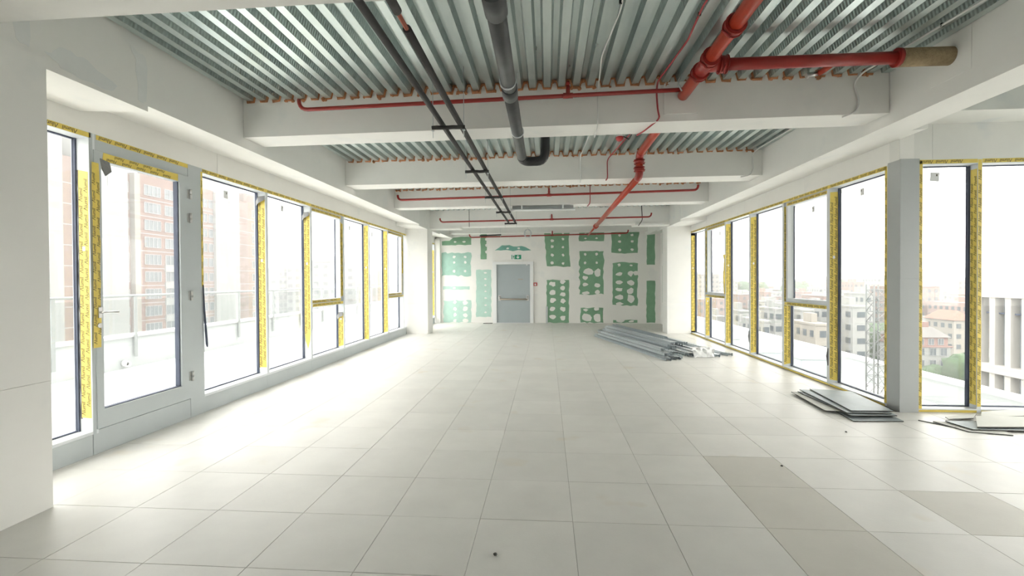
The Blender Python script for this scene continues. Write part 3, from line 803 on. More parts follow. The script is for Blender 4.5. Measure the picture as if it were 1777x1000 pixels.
# ---- terrace door on the left
d1 = sempty('door_1', (XL, 4.5, 0), 'glazed grey terrace door in the left window wall', 'door')
m_ = MB(); m_.box(XL, LM[0]+.035, HEAD-.05, GL-.03, 5.059, HEAD); m_.box(XL, LM[0]+.035, .0, GL-.03, 5.059, ZS); m_.box(XL-.0, LM[0]+.035, 2.76, GL-.03, 5.059, HEAD-.05)
fr = m_.build('door_frame', 'alu', d1)
m_ = MB(); m_.box(XL+.004, 5.0595, .0, GL-.03, LM[1]+.075, HEAD-.0); m_.build('door_post', 'alu', d1)
m_ = MB(); m_.box(XL+.002, LM[0]+.004, .0, GL-.03, LM[0]+.034, HEAD); m_.build('door_post', 'alu', d1)
tape(d1, 'tape', (XL+.0008, LM[0]+.07, HEAD-.049), (0, 1, 0), (0, 0, 1), (1, 0, 0), LM[1]-LM[0]-.2, .049, 1, flip=True)
lf = MB(); y0, y1, z0, z1 = 3.94, 5.055, .225, 2.755; xf, xb = XL+.014, XL-.06
for (p, q, r, t) in ((y0, z0, y1, z0+.165), (y0, z1-.085, y1, z1), (y0, z0+.165, y0+.065, z1-.085), (4.925, z0+.165, y1, z1-.085)):
    lf.box(xf, p, q, xb, r, t)
leaf = lf.build('door_leaf', 'alu', d1)
p = MB(); p.box(XL-.048, y0+.06, z0+.16, XL-.04, 4.93, z1-.08); p.build('pane', 'glass', leaf)
g = MB(); g.box(XL-.055, 4.912, z0+.166, XL-.005, 4.9245, z1-.086); g.box(XL-.055, y0+.066, z0+.166, XL-.005, 4.912, z0+.174); g.build('gasket', 'gasket', leaf)
tape(leaf, 'tape', (xf+.0005, 4.02, z1-.082), (0, 1, 0), (0, 0, 1), (1, 0, 0), .88, .078, 2, flip=True, jag0=.01)
tape(leaf, 'tape', (xf+.0008, y0-.032, .96), (0, 0, 1), (0, 1, 0), (1, 0, 0), 1.68, .082, 2, flip=False, jag0=.02, wob=.012)
f = MB(); f.add([(xf+.004, y0+.05, 2.69), (xf+.02, y0+.13, 2.67), (xf+.05, y0+.12, 2.58), (xf+.03, y0+.075, 2.53), (xf+.006, y0+.06, 2.6)], [(0, 1, 2), (0, 2, 3), (0, 3, 4)]); f.build('torn_flap', 'film_back', leaf)
h = MB(); h.box(xf+.003, 3.95, 1.235, xf+.014, 3.985, 1.33); h.tube([(xf+.01, 3.965, 1.285), (xf+.055, 3.965, 1.285), (xf+.058, 3.985, 1.285), (xf+.058, 4.10, 1.28)], .009, 8); h.build('door_handle', 'steel', leaf)
h = MB(); h.ring((xf, 3.965, 1.165), (xf+.012, 3.965, 1.165), .022, .002, 12); h.build('lock_cylinder', 'steel', leaf)
for z in (2.555, 2.285, 1.40, .48):
    h = MB(); h.tube([(xf+.016, 5.062, z-.055), (xf+.016, 5.062, z-.001)], .014, 8); h.tube([(xf+.016, 5.062, z+.001), (xf+.016, 5.062, z+.055)], .014, 8)
    h.box(xf+.0003, 5.03, z-.05, xf+.006, 5.055, z+.05); h.build('hinge', 'steel', leaf)
# film left on the post beside the door, its lower end hanging off as a dark roll
tape(d1, 'tape', (XL+.005, LM[1]+.045, 1.5), (0, 0, 1), (0, 1, 0), (1, 0, 0), 1.36, .032, 1)
f = MB(); f.tube([(XL+.012, LM[1]+.06, 1.52), (XL+.02, LM[1]+.065, 1.2), (XL+.03, LM[1]+.085, .82), (XL+.032, LM[1]+.09, .78)], [.006, .010, .013, .006], 6); f.build('torn_flap', 'gasket', d1)

# ---- fire door in the end wall
d2 = sempty('door_2', (-1.2, 16.86, 0), 'grey fire door with push bar in the end wall', 'door')
def bx(m_, x0, z0, x1, z1, d0_, d1_):   # box on the end wall, standing d0..d1 in front of it
    m_.hexa([(x0, yback(x0)-d1_, z0), (x1, yback(x1)-d1_, z0), (x1, yback(x1)-d0_, z0), (x0, yback(x0)-d0_, z0),
             (x0, yback(x0)-d1_, z1), (x1, yback(x1)-d1_, z1), (x1, yback(x1)-d0_, z1), (x0, yback(x0)-d0_, z1)]); return m_
m_ = MB(); bx(m_, -1.96, 0, -1.822, 2.21, .0005, .07); bx(m_, -.615, 0, -.50, 2.21, .0005, .07); bx(m_, -1.822, 2.115, -.615, 2.21, .0005, .07); bx(m_, -1.822, 0, -.615, .012, .0005, .07)
m_.build('door_frame', 'white', d2)
m_ = MB(); bx(m_, -1.818, .014, -.619, 2.112, .002, .03); lf2 = m_.build('door_leaf', 'doorgrey', d2)
m_ = MB(); bx(m_, -1.05, 1.565, -.87, 1.59, .031, .034); m_.build('name_plate', 'bar', lf2)
m_ = MB(); bx(m_, -.75, 2.07, -.70, 2.14, .031, .055); m_.build('door_closer', 'white', lf2)
zb = .86
m_ = MB(); m_.tube([(-1.70, yback(-1.7)-.12, zb), (-.72, yback(-.72)-.12, zb)], .027, 8); m_.build('push_bar', 'bar', lf2)
for x in (-1.72, -.70):
    m_ = MB(); bx(m_, x-.045, zb-.055, x+.045, zb+.14, .03, .075); s_ = 1 if x < -1 else -1
    m_.tube([(x, yback(x)-.07, zb+.10), (x+s_*.02, yback(x)-.12, zb)], [.034, .03], 8); m_.build('bar_bracket', 'steel', lf2)
# ================================================================== THINGS INSIDE
# exit sign over the fire door
ex = thing('exit_sign', 'small green and white exit sign box above the grey fire door', 'sign', (-1.1, yback(-1.1), 2.28))
m_ = MB(); bx(m_, -1.30, 2.275, -.895, 2.475, .0005, .05); m_.build('housing', 'white', ex)
m_ = MB(); bx(m_, -1.165, 2.30, -.925, 2.455, .0505, .052); m_.build('arrow_panel', 'signgreen', ex)
m_ = MB(); bx(m_, -1.275, 2.30, -1.245, 2.455, .0505, .052); m_.build('door_mark', 'signgreen', ex)
def flat(m_, pts, d): m_.prism([Vector((x, yback(x)-d, z)) for x, z in pts], (0, -.001, 0)); return m_
m_ = MB(); flat(m_, [(-1.06, 2.44), (-1.06, 2.385), (-1.115, 2.385), (-1.045, 2.315), (-.975, 2.385), (-1.03, 2.385), (-1.03, 2.44)], .0525); m_.build('arrow', 'white', ex)
m_ = MB(); flat(m_, [(-1.215, 2.30), (-1.20, 2.36), (-1.225, 2.37), (-1.215, 2.42), (-1.20, 2.445), (-1.185, 2.42), (-1.17, 2.40), (-1.185, 2.37), (-1.18, 2.33), (-1.172, 2.30), (-1.19, 2.30), (-1.20, 2.33)], .0505); m_.build('running_figure', 'signgreen', ex)
# fire alarm call point
cp = thing('call_point', 'small red and white alarm call point right of the fire door', 'alarm button', (-.42, yback(-.42), 1.34))
m_ = MB(); bx(m_, -.485, 1.335, -.36, 1.455, .0005, .04); m_.build('housing', 'callred', cp, bevel=.006)
m_ = MB(); bx(m_, -.455, 1.355, -.395, 1.425, .0405, .045); m_.build('push_plate', 'white', cp)
# strip of steel leaning by the wall, scrap by the door
m_ = MB(); bx(m_, -.05, .0, .015, .60, .012, .05); bx(m_, -.05, .0, -.045, .60, .05, .075)
tag(m_.build('steel_offcut', 'zinc'), 'short grey steel strip standing against the end wall right of the fire door', 'offcut')
m_ = MB(); m_.hexa([(-2.28, 16.55, 0), (-1.96, 16.56, 0), (-1.95, 16.62, 0), (-2.27, 16.61, 0), (-2.28, 16.55, .02), (-1.96, 16.56, .025), (-1.95, 16.62, .025), (-2.27, 16.61, .02)])
tag(m_.build('floor_offcut', 'sheet_edge'), 'dark offcut lying on the floor left of the fire door', 'offcut')

# ---- red sprinkler main ------------------------------------------------
mx_, zu, zd = 1.40, 3.445, 3.115
def coupling(parent, p, axis, r=.057):
    p = Vector(p); a = Vector(axis); o = a.orthogonal().normalized(); o2 = a.cross(o)
    m_ = MB(); m_.ring(p-a*.03, p+a*.03, r+.017, r-.002, 18); m_.ring(p-a*.034, p-a*.026, r+.024, r-.001, 18); m_.ring(p+a*.026, p+a*.034, r+.024, r-.001, 18)
    for s_ in (1, -1):
        q = p + o*(r+.03)*s_; m_.tube([q-o2*.03, q+o2*.03], .011, 6)
        m_.tube([q-o2*.045, q+o2*.045], .006, 6)
    m_.build('coupling', 'redbranch', parent)
sm = thing('sprinkler_main', 'large red sprinkler main running under the deck to the end wall with bolted couplings', 'pipe', (mx_, 5, zu))
m_ = MB(); m_.tube([(mx_, .4, zu), (mx_, 4.95, zu)], .055, 18); m_.build('pipe', 'red', sm)
m_ = MB(); m_.tube([(mx_, 5.44, zu), (mx_, 7.1, zu)], .055, 18); m_.build('pipe', 'red', sm)
m_ = MB(); m_.tube(arc((mx_, 7.08, zu), (mx_, 7.24, zu), (mx_, 7.24, zu-.12)), .057, 18); m_.build('elbow', 'redbranch', sm)
m_ = MB(); m_.tube([(mx_, 7.24, zu-.10), (mx_, 7.24, zd+.10)], .055, 18); m_.build('pipe', 'red', sm)
coupling(sm, (mx_, 7.24, zu-.11), (0, 0, 1)); coupling(sm, (mx_, 7.24, zd+.11), (0, 0, 1))
m_ = MB(); m_.tube(arc((mx_, 7.24, zd+.09), (mx_, 7.24, zd), (mx_, 7.36, zd)), .057, 18); m_.build('elbow', 'redbranch', sm)
m_ = MB(); m_.tube([(mx_, 7.35, zd), (mx_, 13.5, zd-.03)], .052, 18); m_.build('pipe', 'red', sm)
m_ = MB(); m_.tube([(mx_, 13.45, zd-.03), (mx_, 13.75, zd-.03), (mx_, 13.85, zd-.03)], [.07, .07, .035], 16); m_.build('reducer', 'redbranch', sm)
m_ = MB(); m_.tube([(mx_, 13.8, zd-.03), (mx_, 16.15, zd-.05)], .027, 12); m_.build('pipe', 'red', sm)
coupling(sm, (mx_, 3.62, zu), (0, 1, 0))
TY = 4.27
m_ = MB(); m_.tube([(mx_, TY-.13, zu), (mx_, TY+.13, zu)], .062, 18); m_.tube([(mx_, TY, zu), (mx_+.12, TY, zu)], .062, 18); m_.build('tee', 'redbranch', sm)
coupling(sm, (mx_, TY-.14, zu), (0, 1, 0)); coupling(sm, (mx_, TY+.14, zu), (0, 1, 0)); coupling(sm, (mx_+.15, TY, zu), (1, 0, 0))
# hanging clip near the beam
m_ = MB(); m_.tube([(mx_-.06, 4.78, zu-.02), (mx_-.09, 4.8, zu+.06), (mx_-.05, 4.8, 3.6)], .008, 6); m_.build('pipe_clip', 'zinc', sm)
tp = thing('sprinkler_cross_pipe', 'red pipe branching right from the main into a brown sleeve in the beam', 'pipe', (2.4, TY, zu))
m_ = MB(); m_.tube([(mx_+.15, TY, zu), (3.00, TY-.02, zu-.01)], .052, 18); m_.build('pipe', 'redbranch', tp)
m_ = MB(); m_.tube([(2.97, TY-.02, zu-.01), (3.0, TY-.02, zu-.01)], .078, 18); m_.build('sleeve_ring', 'redbranch', tp)
m_ = MB(); m_.tube([(3.0, TY-.02, zu-.01), (3.2, TY-.02, zu-.01), (BR-.001, TY-.02, zu-.012)], .075, 20); m_.build('sleeve', 'wool', tp)
# branch pipes before the beams
def branch(y0, y1, xa, xb, za, zb, r, ups, label, turn=(1, 1)):
    t = thing('sprinkler_branch', label, 'pipe', ((xa+xb)/2, (y0+y1)/2, min(za, zb)), 'thin red sprinkler branches across the room')
    pts = []
    if turn[0]: pts += arc((xa, y0, za+.11), (xa, y0, za), (xa+.10, y0, za), 5)
    else: pts.append((xa, y0, za))
    if turn[1]: pts += arc((xb-.10, y1, zb), (xb, y1, zb), (xb, y1, zb+.11), 5)
    else: pts.append((xb, y1, zb))
    m_ = MB(); m_.tube(pts, r, 10); m_.build('pipe', 'redbranch', t)
    for u in ups:
        x = xa+(xb-xa)*u; y = y0+(y1-y0)*u; z = za+(zb-za)*u
        m_ = MB(); m_.tube([(x-.05, y, z), (x+.05, y, z)], r*1.35, 10); m_.tube([(x, y, z), (x, y, z+.10)], r*1.05, 8); m_.tube([(x, y, z+.10), (x, y, z+.125), (x, y, z+.15)], [r*.6, r*1.1, r*.5], 8); m_.build('sprinkler_tee', 'redbranch', t)
    return t
branch(4.96, 4.86, -2.70, 1.36, 3.435, 3.468, .021, (.72,), 'thin red sprinkler branch along the nearest cross beam under the deck', (1, 0))
branch(10.20, 10.02, -3.30, 3.14, 3.345, 3.405, .024, (.52,), 'thin red sprinkler branch before the third cross beam, turned up at both ends')
branch(13.28, 13.12, -3.06, 2.86, 3.228, 3.266, .022, (.54,), 'thin red sprinkler branch before the beam between the far columns')
branch(16.05, 15.93, -2.67, 2.71, 3.033, 3.098, .022, (.53,), 'lowest thin red sprinkler branch, crossing in front of the end wall')
m_ = MB(); m_.tube([(2.64, 4.78, 3.55), (2.66, 4.70, 3.556), (2.665, 4.60, 3.56)], .028, 10)
st = thing('sprinkler_stub', 'short red pipe stub with steel valve below the brown sleeve', 'pipe', (2.64, 4.6, 3.5))
m_.build('pipe', 'red', st)
m_ = MB(); m_.tube([(2.52, 4.78, 3.53), (2.64, 4.78, 3.55)], .024, 10); m_.tube([(2.54, 4.78, 3.50), (2.54, 4.78, 3.62)], .014, 8); m_.build('valve', 'steel', st)

# ---- insulated pipes with hanger bars
for x, r, lab in ((-1.01, .0245, 'left one of the paired black insulated pipes under the ceiling'), (-.835, .0265, 'right one of the paired black insulated pipes, with a bare copper gap')):
    t = thing('insulated_pipe', lab, 'pipe', (x, 6, 3.05))
    segs = [(1.0, 12.3)] if x < -1 else [(1.0, 2.60), (2.78, 12.3)]
    for a_, b_ in segs:
        m_ = MB(); n = 14; m_.tube([(x, a_+(b_-a_)*i/n, 3.075-.004*math.sin(i*1.3)) for i in range(n+1)], r, 12); m_.build('insulation', 'rubber', t)
    m_ = MB(); m_.tube([(x, .98, 3.075), (x, 12.34, 3.075)], r*.5, 8); m_.build('copper_pipe', 'copper', t)
for i, y in enumerate((4.46, 6.30, 8.30, 10.15, 12.2)):
    lab = ['nearest padded hanger bar under the paired black pipes, before the first beam', 'second padded hanger bar under the paired black pipes, before the second beam', 'third padded hanger bar under the paired black pipes, by the second beam',
           'fourth padded hanger bar under the paired black pipes, before the third beam', 'farthest padded hanger bar at the end of the paired black pipes'][i]
    t = thing('pipe_hanger', lab, 'pipe hanger', (-.94, y, 3.02), 'hanger bars of the black pipes')
    m_ = MB(); n = 8; m_.tube([(-1.10+.32*k/n, y, 3.028+random.uniform(-.003, .003)) for k in range(n+1)], .020, 8); m_.build('padded_bar', 'rubber', t)
    for x in (-1.09, -.79):
        m_ = MB(); m_.tube([(x, y, 2.93), (x, y, 3.66)], .0035, 6); m_.build('threaded_rod', 'zinc', t)
        m_ = MB(); m_.box(x-.012, y-.012, 2.996, x+.012, y+.012, 3.006); m_.build('nut', 'zinc', t)
# hanger rail seen before the end wall
t = thing('ceiling_rail', 'short dark rail hanging before the end wall, left of the exit sign', 'rail', (-1.6, 16.0, 3.05))
m_ = MB(); m_.tube([(-2.30, 15.98, 3.075), (-1.56, 15.95, 3.10)], .022, 8); m_.build('rail', 'rubber', t)
for x in (-2.28, -1.58):
    m_ = MB(); m_.tube([(x, 15.97, 3.02), (x, 15.97, 3.64)], .004, 6); m_.build('threaded_rod', 'zinc', t)
# coil of wire
m_ = MB(); pts = []
for k in range(64):
    a_ = k*.42; pts.append((-.62+.11*math.cos(a_)+.02*math.sin(k), 15.2+.03*math.sin(k*.9), 3.06+.13*math.sin(a_)))
m_.tube([(-.62, 15.2, 3.7), (-.62, 15.2, 3.22)], .006, 5); m_.tube(pts, .006, 5)
tag(m_.build('wire_coil', 'zinc'), 'coil of grey wire hanging high before the end wall over the exit sign', 'wire coil')

# ---- drain pipe
dp = thing('drain_pipe', 'thick dark grey drain pipe under the deck with a black elbow at its end', 'pipe', (-.28, 4, 3.02))
m_ = MB(); m_.ring((-.27, 2.36, 3.02), (-.27, 2.56, 3.02), .064, .05, 20); m_.build('socket', 'drain', dp)
m_ = MB(); m_.tube([(-.27, 2.44, 3.02), (-.28, 3.6, 3.02)], .0555, 20); m_.build('pipe', 'drain', dp)
m_ = MB(); m_.tube([(-.28, 3.55, 3.02), (-.285, 3.72, 3.02)], .062, 20); m_.build('socket', 'drain', dp)
m_ = MB(); m_.tube([(-.282, 3.7, 3.02), (-.295, 5.58, 3.02)], .055, 20); m_.build('pipe', 'drain', dp)
m_ = MB(); m_.tube([(-.295, 5.55, 3.02)]+arc((-.295, 5.60, 3.02), (-.285, 5.72, 3.0), (-.20, 5.72, 3.0))+[(-.16, 5.72, 3.0)]+arc((-.12, 5.72, 3.0), (-.02, 5.72, 3.0), (-.02, 5.72, 3.12))+[(-.01, 5.72, 3.64)], .056, 18); m_.build('elbow', 'drain_black', dp)
for y in (3.44, 4.62):
    m_ = MB(); m_.ring((-.283, y, 3.02), (-.283, y+.02, 3.02), .062, .054, 20); m_.tube([(-.283, y+.01, 3.08), (-.283, y+.01, 3.66)], .004, 6); m_.build('pipe_clamp', 'alu_light', dp)
m_ = MB(); m_.tube([(-.283, 2.405, 3.02), (-.283, 2.41, 3.02)], .049, 18); m_.build('pipe_bore', 'white', dp)
# ---- cables
def cable(name, pts, r, m, lab, clips=()):
    t = thing(name, lab, 'cable', pts[0])
    out = [Vector(pts[0])]
    for i in range(1, len(pts)-1):
        p0, pc, p1 = Vector(pts[i-1]), Vector(pts[i]), Vector(pts[i+1])
        a_ = pc + (p0-pc).normalized()*min(.06, (p0-pc).length*.4); b_ = pc + (p1-pc).normalized()*min(.06, (p1-pc).length*.4)
        out += arc(a_, pc, b_, 4)
    out.append(Vector(pts[-1]))
    m_ = MB(); m_.tube(out, r, 6); m_.build('cable', m, t)
    for c in clips:
        m_ = MB(); m_.box(c[0]-.011, c[1]-.007, c[2]-.009, c[0]+.011, c[1]+.007, c[2]+.016); m_.build('cable_clip', 'drain_black', t)
    return t
cable('cable', [(.535, 2.9, 3.58), (.56, 3.6, 3.585), (.50, 4.3, 3.575), (.54, 4.90, 3.57), (.535, 4.985, 3.50), (.537, 4.985, 3.19), (.54, 5.2, 3.185), (.55, 5.44, 3.19)], .007, 'cablewhite', 'white cable along the deck and down the first beam, right of the drain pipe', [(.545, 3.5, 3.585)])
cable('cable', [(.55, 5.47, 3.5), (.60, 6.6, 3.575), (.55, 7.66, 3.57), (.55, 7.745, 3.5), (.56, 7.745, 3.19), (.56, 7.95, 3.185)], .008, 'cablewhite', 'white cable crossing the second bay and running down the second beam')
cable('cable', [(1.19, 2.9, 3.58), (1.16, 3.6, 3.578), (1.20, 4.1, 3.585), (1.13, 4.9, 3.57), (1.137, 4.965, 3.47), (1.15, 4.965, 3.3), (1.17, 4.965, 3.22), (1.06, 5.2, 3.17), (1.02, 5.40, 3.185)], .009, 'cablered', 'dark red cable along the deck and down the first beam beside the red main', [(1.17, 3.7, 3.58)])
cable('cable', [(1.18, 5.44, 3.5), (1.2, 6.3, 3.58), (1.05, 7.6, 3.57), (.98, 7.715, 3.5), (.985, 7.715, 3.2), (.97, 7.8, 3.185)], .009, 'cablered', 'dark red cable across the second bay to the second beam')
cable('cable', [(.93, 10.2, 3.6), (.93, 10.2, 3.25), (.92, 10.2, 3.19), (.90, 10.5, 3.185)], .010, 'cablered', 'short dark red cable on the third beam right of the ceiling light')
cable('cable', [(3.22, 2.9, 3.56), (3.16, 3.8, 3.57), (3.08, 4.85, 3.565), (3.06, 4.945, 3.5), (3.12, 4.945, 3.33), (3.09, 4.945, 3.22), (2.98, 4.99, 3.185)], .010, 'cablewhite', 'white conduit along the right edge of the deck, dropping over the first beam', [(3.147, 4.0, 3.57)])
cable('cable', [(3.30, 5.50, 3.56), (3.28, 6.5, 3.57), (3.26, 7.6, 3.565), (3.25, 7.71, 3.5), (3.27, 7.71, 3.3), (3.22, 7.71, 3.2), (3.1, 7.78, 3.185)], .010, 'cablewhite', 'white conduit along the right edge of the second bay, ending on the second beam', [(3.283, 6.3, 3.568)])
cable('cable', [(-2.25, 13.5, 3.1), (-2.25, 13.48, 3.6)], .008, 'rubber', 'thin dark cable down the beam between the far columns, left side')
cable('cable', [(2.63, 13.30, 3.65), (2.65, 13.30, 3.2), (2.55, 13.34, 3.05)], .011, 'rubber', 'thin dark cable down the beam beside the far right column')
# fire alarm sounder on a thin stem
al = thing('alarm_sounder', 'small round red alarm sounder hanging under the second bay', 'alarm', (1.01, 6.6, 3.45))
m_ = MB(); m_.tube([(1.01, 6.6, 3.47), (1.01, 6.6, 3.49), (1.01, 6.6, 3.515), (1.01, 6.6, 3.53)], [.02, .05, .055, .05], 14); m_.build('sounder', 'callred', al)
m_ = MB(); m_.tube([(1.01, 6.6, 3.53), (1.01, 6.6, 3.552)], .048, 14); m_.build('base', 'white', al)
m_ = MB(); m_.tube([(1.05, 6.6, 3.54), (1.14, 6.62, 3.50), (1.19, 6.7, 3.585)], .006, 6); m_.build('lead', 'rubber', al)
# ceiling light under the third beam
cl = thing('ceiling_light', 'slim grey batten light under the third beam', 'light fixture', (-.09, 10.42, 3.09))
m_ = MB(); m_.box(-.76, 10.34, 3.13, .58, 10.44, 3.185); m_.build('body', 'louvre', cl, bevel=.006)
m_ = MB(); m_.tube([(-.80, 10.39, 3.105), (.62, 10.39, 3.105)], .024, 10); m_.build('tube', 'white', cl)
for x in (-.55, .35):
    m_ = MB(); m_.box(x-.015, 10.335, 3.12, x+.015, 10.445, 3.20); m_.build('clip', 'white', cl)

# ---- pile of perforated steel channels
def tray(far_, near_, z, w, h, roll, lab, idx, tilt=0.0):
    fx, fy = far_; nx, ny = near_
    L = math.hypot(nx-fx, ny-fy); ang = math.atan2(-(nx-fx), (ny-fy))
    t = .0025; m_ = MB()
    def q(y0, y1):
        pass
    m_.box(-w/2, 0, 0, w/2, L, t, 0)                       # web
    m_.box(-w/2, 0, t, -w/2+t, L, h, 1); m_.box(w/2-t, 0, t, w/2, L, h, 1)
    m_.box(-w/2, 0, h-t, -w/2+.014, L, h, 2); m_.box(w/2-.014, 0, h-t, w/2, L, h, 2)
    me_o = m_.build('steel_channel', ['tray_web', 'tray_side', 'zinc'], base=(0, 0, 0))
    zz = z + (h if roll else 0)
    me_o.location = (fx, fy, zz)
    me_o.rotation_euler = (tilt, math.pi if roll else 0, ang)
    tag(me_o, lab, 'steel channel', 'pile of perforated steel channels')
    return me_o
ux, uy = 1.0/4.12, -4.0/4.12
px_, py_ = -uy, ux            # perpendicular to the pile, to the right
base_f = (1.30, 13.05)
lay = [ # offset across, start shift, length, z, w, h, roll
 (0.00, .10, 4.00, 0, .11, .055, 1, 'leftmost perforated channel of the pile, lying open side down'),
 (0.115, -.15, 4.15, 0, .11, .06, 0, 'second perforated channel from the left edge of the pile'),
 (0.23, .0, 4.05, 0, .11, .06, 1, 'third perforated channel from the left edge of the pile'),
 (0.345, -.3, 4.2, 0, .11, .06, 0, 'fourth channel from the left, bottom layer of the pile'),
 (0.46, -.9, 4.4, 0, .11, .07, 1, 'bottom layer channel under the raised ones in the middle of the pile'),
 (0.575, -1.0, 4.6, 0, .11, .07, 0, 'middle bottom channel reaching farther back than its left neighbours'),
 (0.69, -1.1, 4.8, 0, .11, .07, 1, 'bottom channel just right of the middle of the pile'),
 (0.805, -1.3, 5.0, 0, .11, .07, 0, 'seventh bottom channel from the right edge of the pile'),
 (0.92, -1.45, 5.15, 0, .11, .07, 1, 'sixth bottom channel from the right edge of the pile'),
 (1.035, -1.5, 5.3, 0, .11, .07, 0, 'fifth bottom channel from the right edge of the pile'),
 (1.15, -1.5, 5.4, 0, .11, .06, 1, 'fourth bottom channel from the right edge of the pile, nearest end'),
 (1.265, -1.2, 4.3, 0, .11, .06, 0, 'third channel from the right edge of the pile, set back from its neighbours'),
 (1.38, -.9, 4.6, 0, .11, .06, 0, 'second channel from the right edge, lying alone by the window wall'),
 (1.495, -.5, 4.3, 0, .11, .06, 1, 'outermost right channel with its near end closest to the window wall'),
 (0.05, .25, 3.6, .061, .10, .055, 1, 'channel stacked on the left edge of the pile'),
 (0.17, .15, 3.75, .061, .10, .055, 0, 'open channel stacked second from the left edge of the pile'),
 (0.29, .05, 3.7, .061, .10, .06, 1, 'channel stacked third from left, open side down'),
 (0.43, -.25, 3.5, .071, .05, .12, 1, 'channel stacked on edge, showing its tall side along the pile'),
 (0.55, -.7, 3.6, .071, .10, .06, 0, 'upper open channel right beside the one on edge'),
 (0.67, -.8, 3.9, .071, .10, .06, 1, 'upper channel in the middle of the pile, open side down'),
 (0.80, -1.2, 3.7, .071, .12, .07, 0, 'upper channel with a row of dark slots right of the middle'),
 (0.94, -1.3, 3.9, .071, .12, .07, 1, 'upper channel left of the high one near the right edge'),
 (1.09, -1.35, 4.1, .071, .12, .085, 1, 'high upper channel near the right edge of the pile'),
 (0.12, .30, 3.3, .117, .10, .05, 1, 'topmost channel on the left side of the pile'),
 (0.72, -.9, 3.9, .142, .11, .055, 1, 'topmost channel lying along the middle of the pile'),
 (0.98, -1.0, 3.2, .157, .11, .055, 0, 'topmost open channel on the right side of the pile'),
]
for i, (off, sh, L, z, w, h, roll, lab) in enumerate(lay):
    fx = base_f[0]+px_*off+ux*sh; fy = base_f[1]+py_*off+uy*sh
    jt = random.uniform(-.05, .05) if z > .06 else 0
    tray((fx, fy), (fx+ux*L+jt, fy+uy*L), z, w, h, roll, lab, i)
# crumpled white wrapping film on the near end of the pile
m_ = MB(); g = 9; vs = []
for i in range(g):
    for j in range(g):
        u, v = i/(g-1), j/(g-1)
        x = 2.88+.42*u+random.uniform(-.02, .02); y = 9.50+.34*v+.02*u+random.uniform(-.03, .03)
        z = .13*min(1, v*2.2)+.012+random.uniform(0, .045)*(1 if 0 < v else 0)
        vs.append((x, y-.05, z))
m_.add(vs, [(i*g+j, (i+1)*g+j, (i+1)*g+j+1, i*g+j+1) for i in range(g-1) for j in range(g-1)])
tag(m_.build('wrapping_film', 'white'), 'crumpled white wrapping film over the near right ends of the steel channels', 'plastic wrap')

# ---- stacks of sheets on the floor
def sheet(name, quad, z, th, mats, lab, group, warp=0.0, lift=None):
    q = [Vector((x, y, 0)) for x, y in quad]; m_ = MB(); n = 4
    vs = []; lf_ = lift or (0, 0, 0, 0)
    for lvl in (0, th):
        for i in range(n+1):
            for j in range(n+1):
                u, v = i/n, j/n
                p = q[0]*(1-u)*(1-v)+q[1]*u*(1-v)+q[2]*u*v+q[3]*(1-u)*v
                zz = z+lvl+warp*(1-4*(u-.5)**2) + lf_[0]*(1-u)*(1-v)+lf_[1]*u*(1-v)+lf_[2]*u*v+lf_[3]*(1-u)*v
                vs.append((p.x, p.y, zz))
    k = (n+1)**2; idx = lambda l, i, j: l*k+i*(n+1)+j
    fs = []; mi = []
    for i in range(n):
        for j in range(n):
            fs.append((idx(1,i,j), idx(1,i+1,j), idx(1,i+1,j+1), idx(1,i,j+1))); mi.append(0)
            fs.append((idx(0,i,j), idx(0,i,j+1), idx(0,i+1,j+1), idx(0,i+1,j))); mi.append(1)
    for i in range(n):
        for (a_, b_) in (((i, 0), (i+1, 0)), ((n, i), (n, i+1)), ((i+1, n), (i, n)), ((0, i+1), (0, i))):
            fs.append((idx(0,*a_), idx(0,*b_), idx(1,*b_), idx(1,*a_))); mi.append(1)
    m_.v = vs; m_.f = [list(f) for f in fs]; m_.mi = mi; m_.sm = [False]*len(fs)
    return tag(m_.build(name, mats), lab, 'sheet', group)
G1 = 'stack of grey sheets before the corner post'
sheet('steel_sheet', [(3.30, 5.32), (3.83, 5.34), (3.98, 6.30), (3.42, 6.42)], .003, .008, ['sheet', 'sheet_edge'], 'bottom sheet of the grey stack before the corner post, jutting out to the front', G1)
sheet('steel_sheet', [(3.20, 5.66), (3.62, 5.60), (3.80, 6.55), (3.28, 6.58)], .020, .007, ['sheet_pale', 'sheet_edge'], 'pale sheet poking out of the left side of the grey stack', G1)
sheet('steel_sheet', [(3.35, 5.43), (3.84, 5.45), (3.97, 6.42), (3.35, 6.55)], .032, .008, ['sheet', 'sheet_edge'], 'third sheet from the bottom of the grey stack', G1)
sheet('steel_sheet', [(3.34, 5.49), (3.80, 5.48), (3.95, 6.44), (3.40, 6.60)], .046, .008, ['sheet', 'sheet_edge'], 'sheet just below the topmost one of the grey stack', G1, 0.004)
sheet('steel_sheet', [(3.40, 5.52), (3.86, 5.53), (3.97, 6.45), (3.52, 6.58)], .062, .008, ['sheet', 'sheet_edge'], 'topmost smooth sheet of the grey stack before the corner post', G1)
G2 = 'loose pale boards at the right edge by the window'
sheet('pale_board', [(4.22, 5.02), (4.55, 4.93), (4.66, 5.28), (4.14, 5.36)], .002, .008, ['sheet_pale', 'sheet_edge'], 'lowest pale board at the right edge, its blunt corner foremost', G2)
sheet('pale_board', [(4.28, 5.05), (5.2, 5.02), (5.25, 5.32), (4.24, 5.33)], .016, .008, ['sheet', 'sheet_edge'], 'grey sheet between the pale boards at the right edge', G2)
sheet('pale_board', [(4.34, 5.07), (5.4, 5.12), (5.4, 5.44), (4.62, 5.42)], .034, .010, ['sheet_pale', 'sheet_edge'], 'large top board of the loose pile at the right edge', G2, 0, (.0, .0, .012, .012))
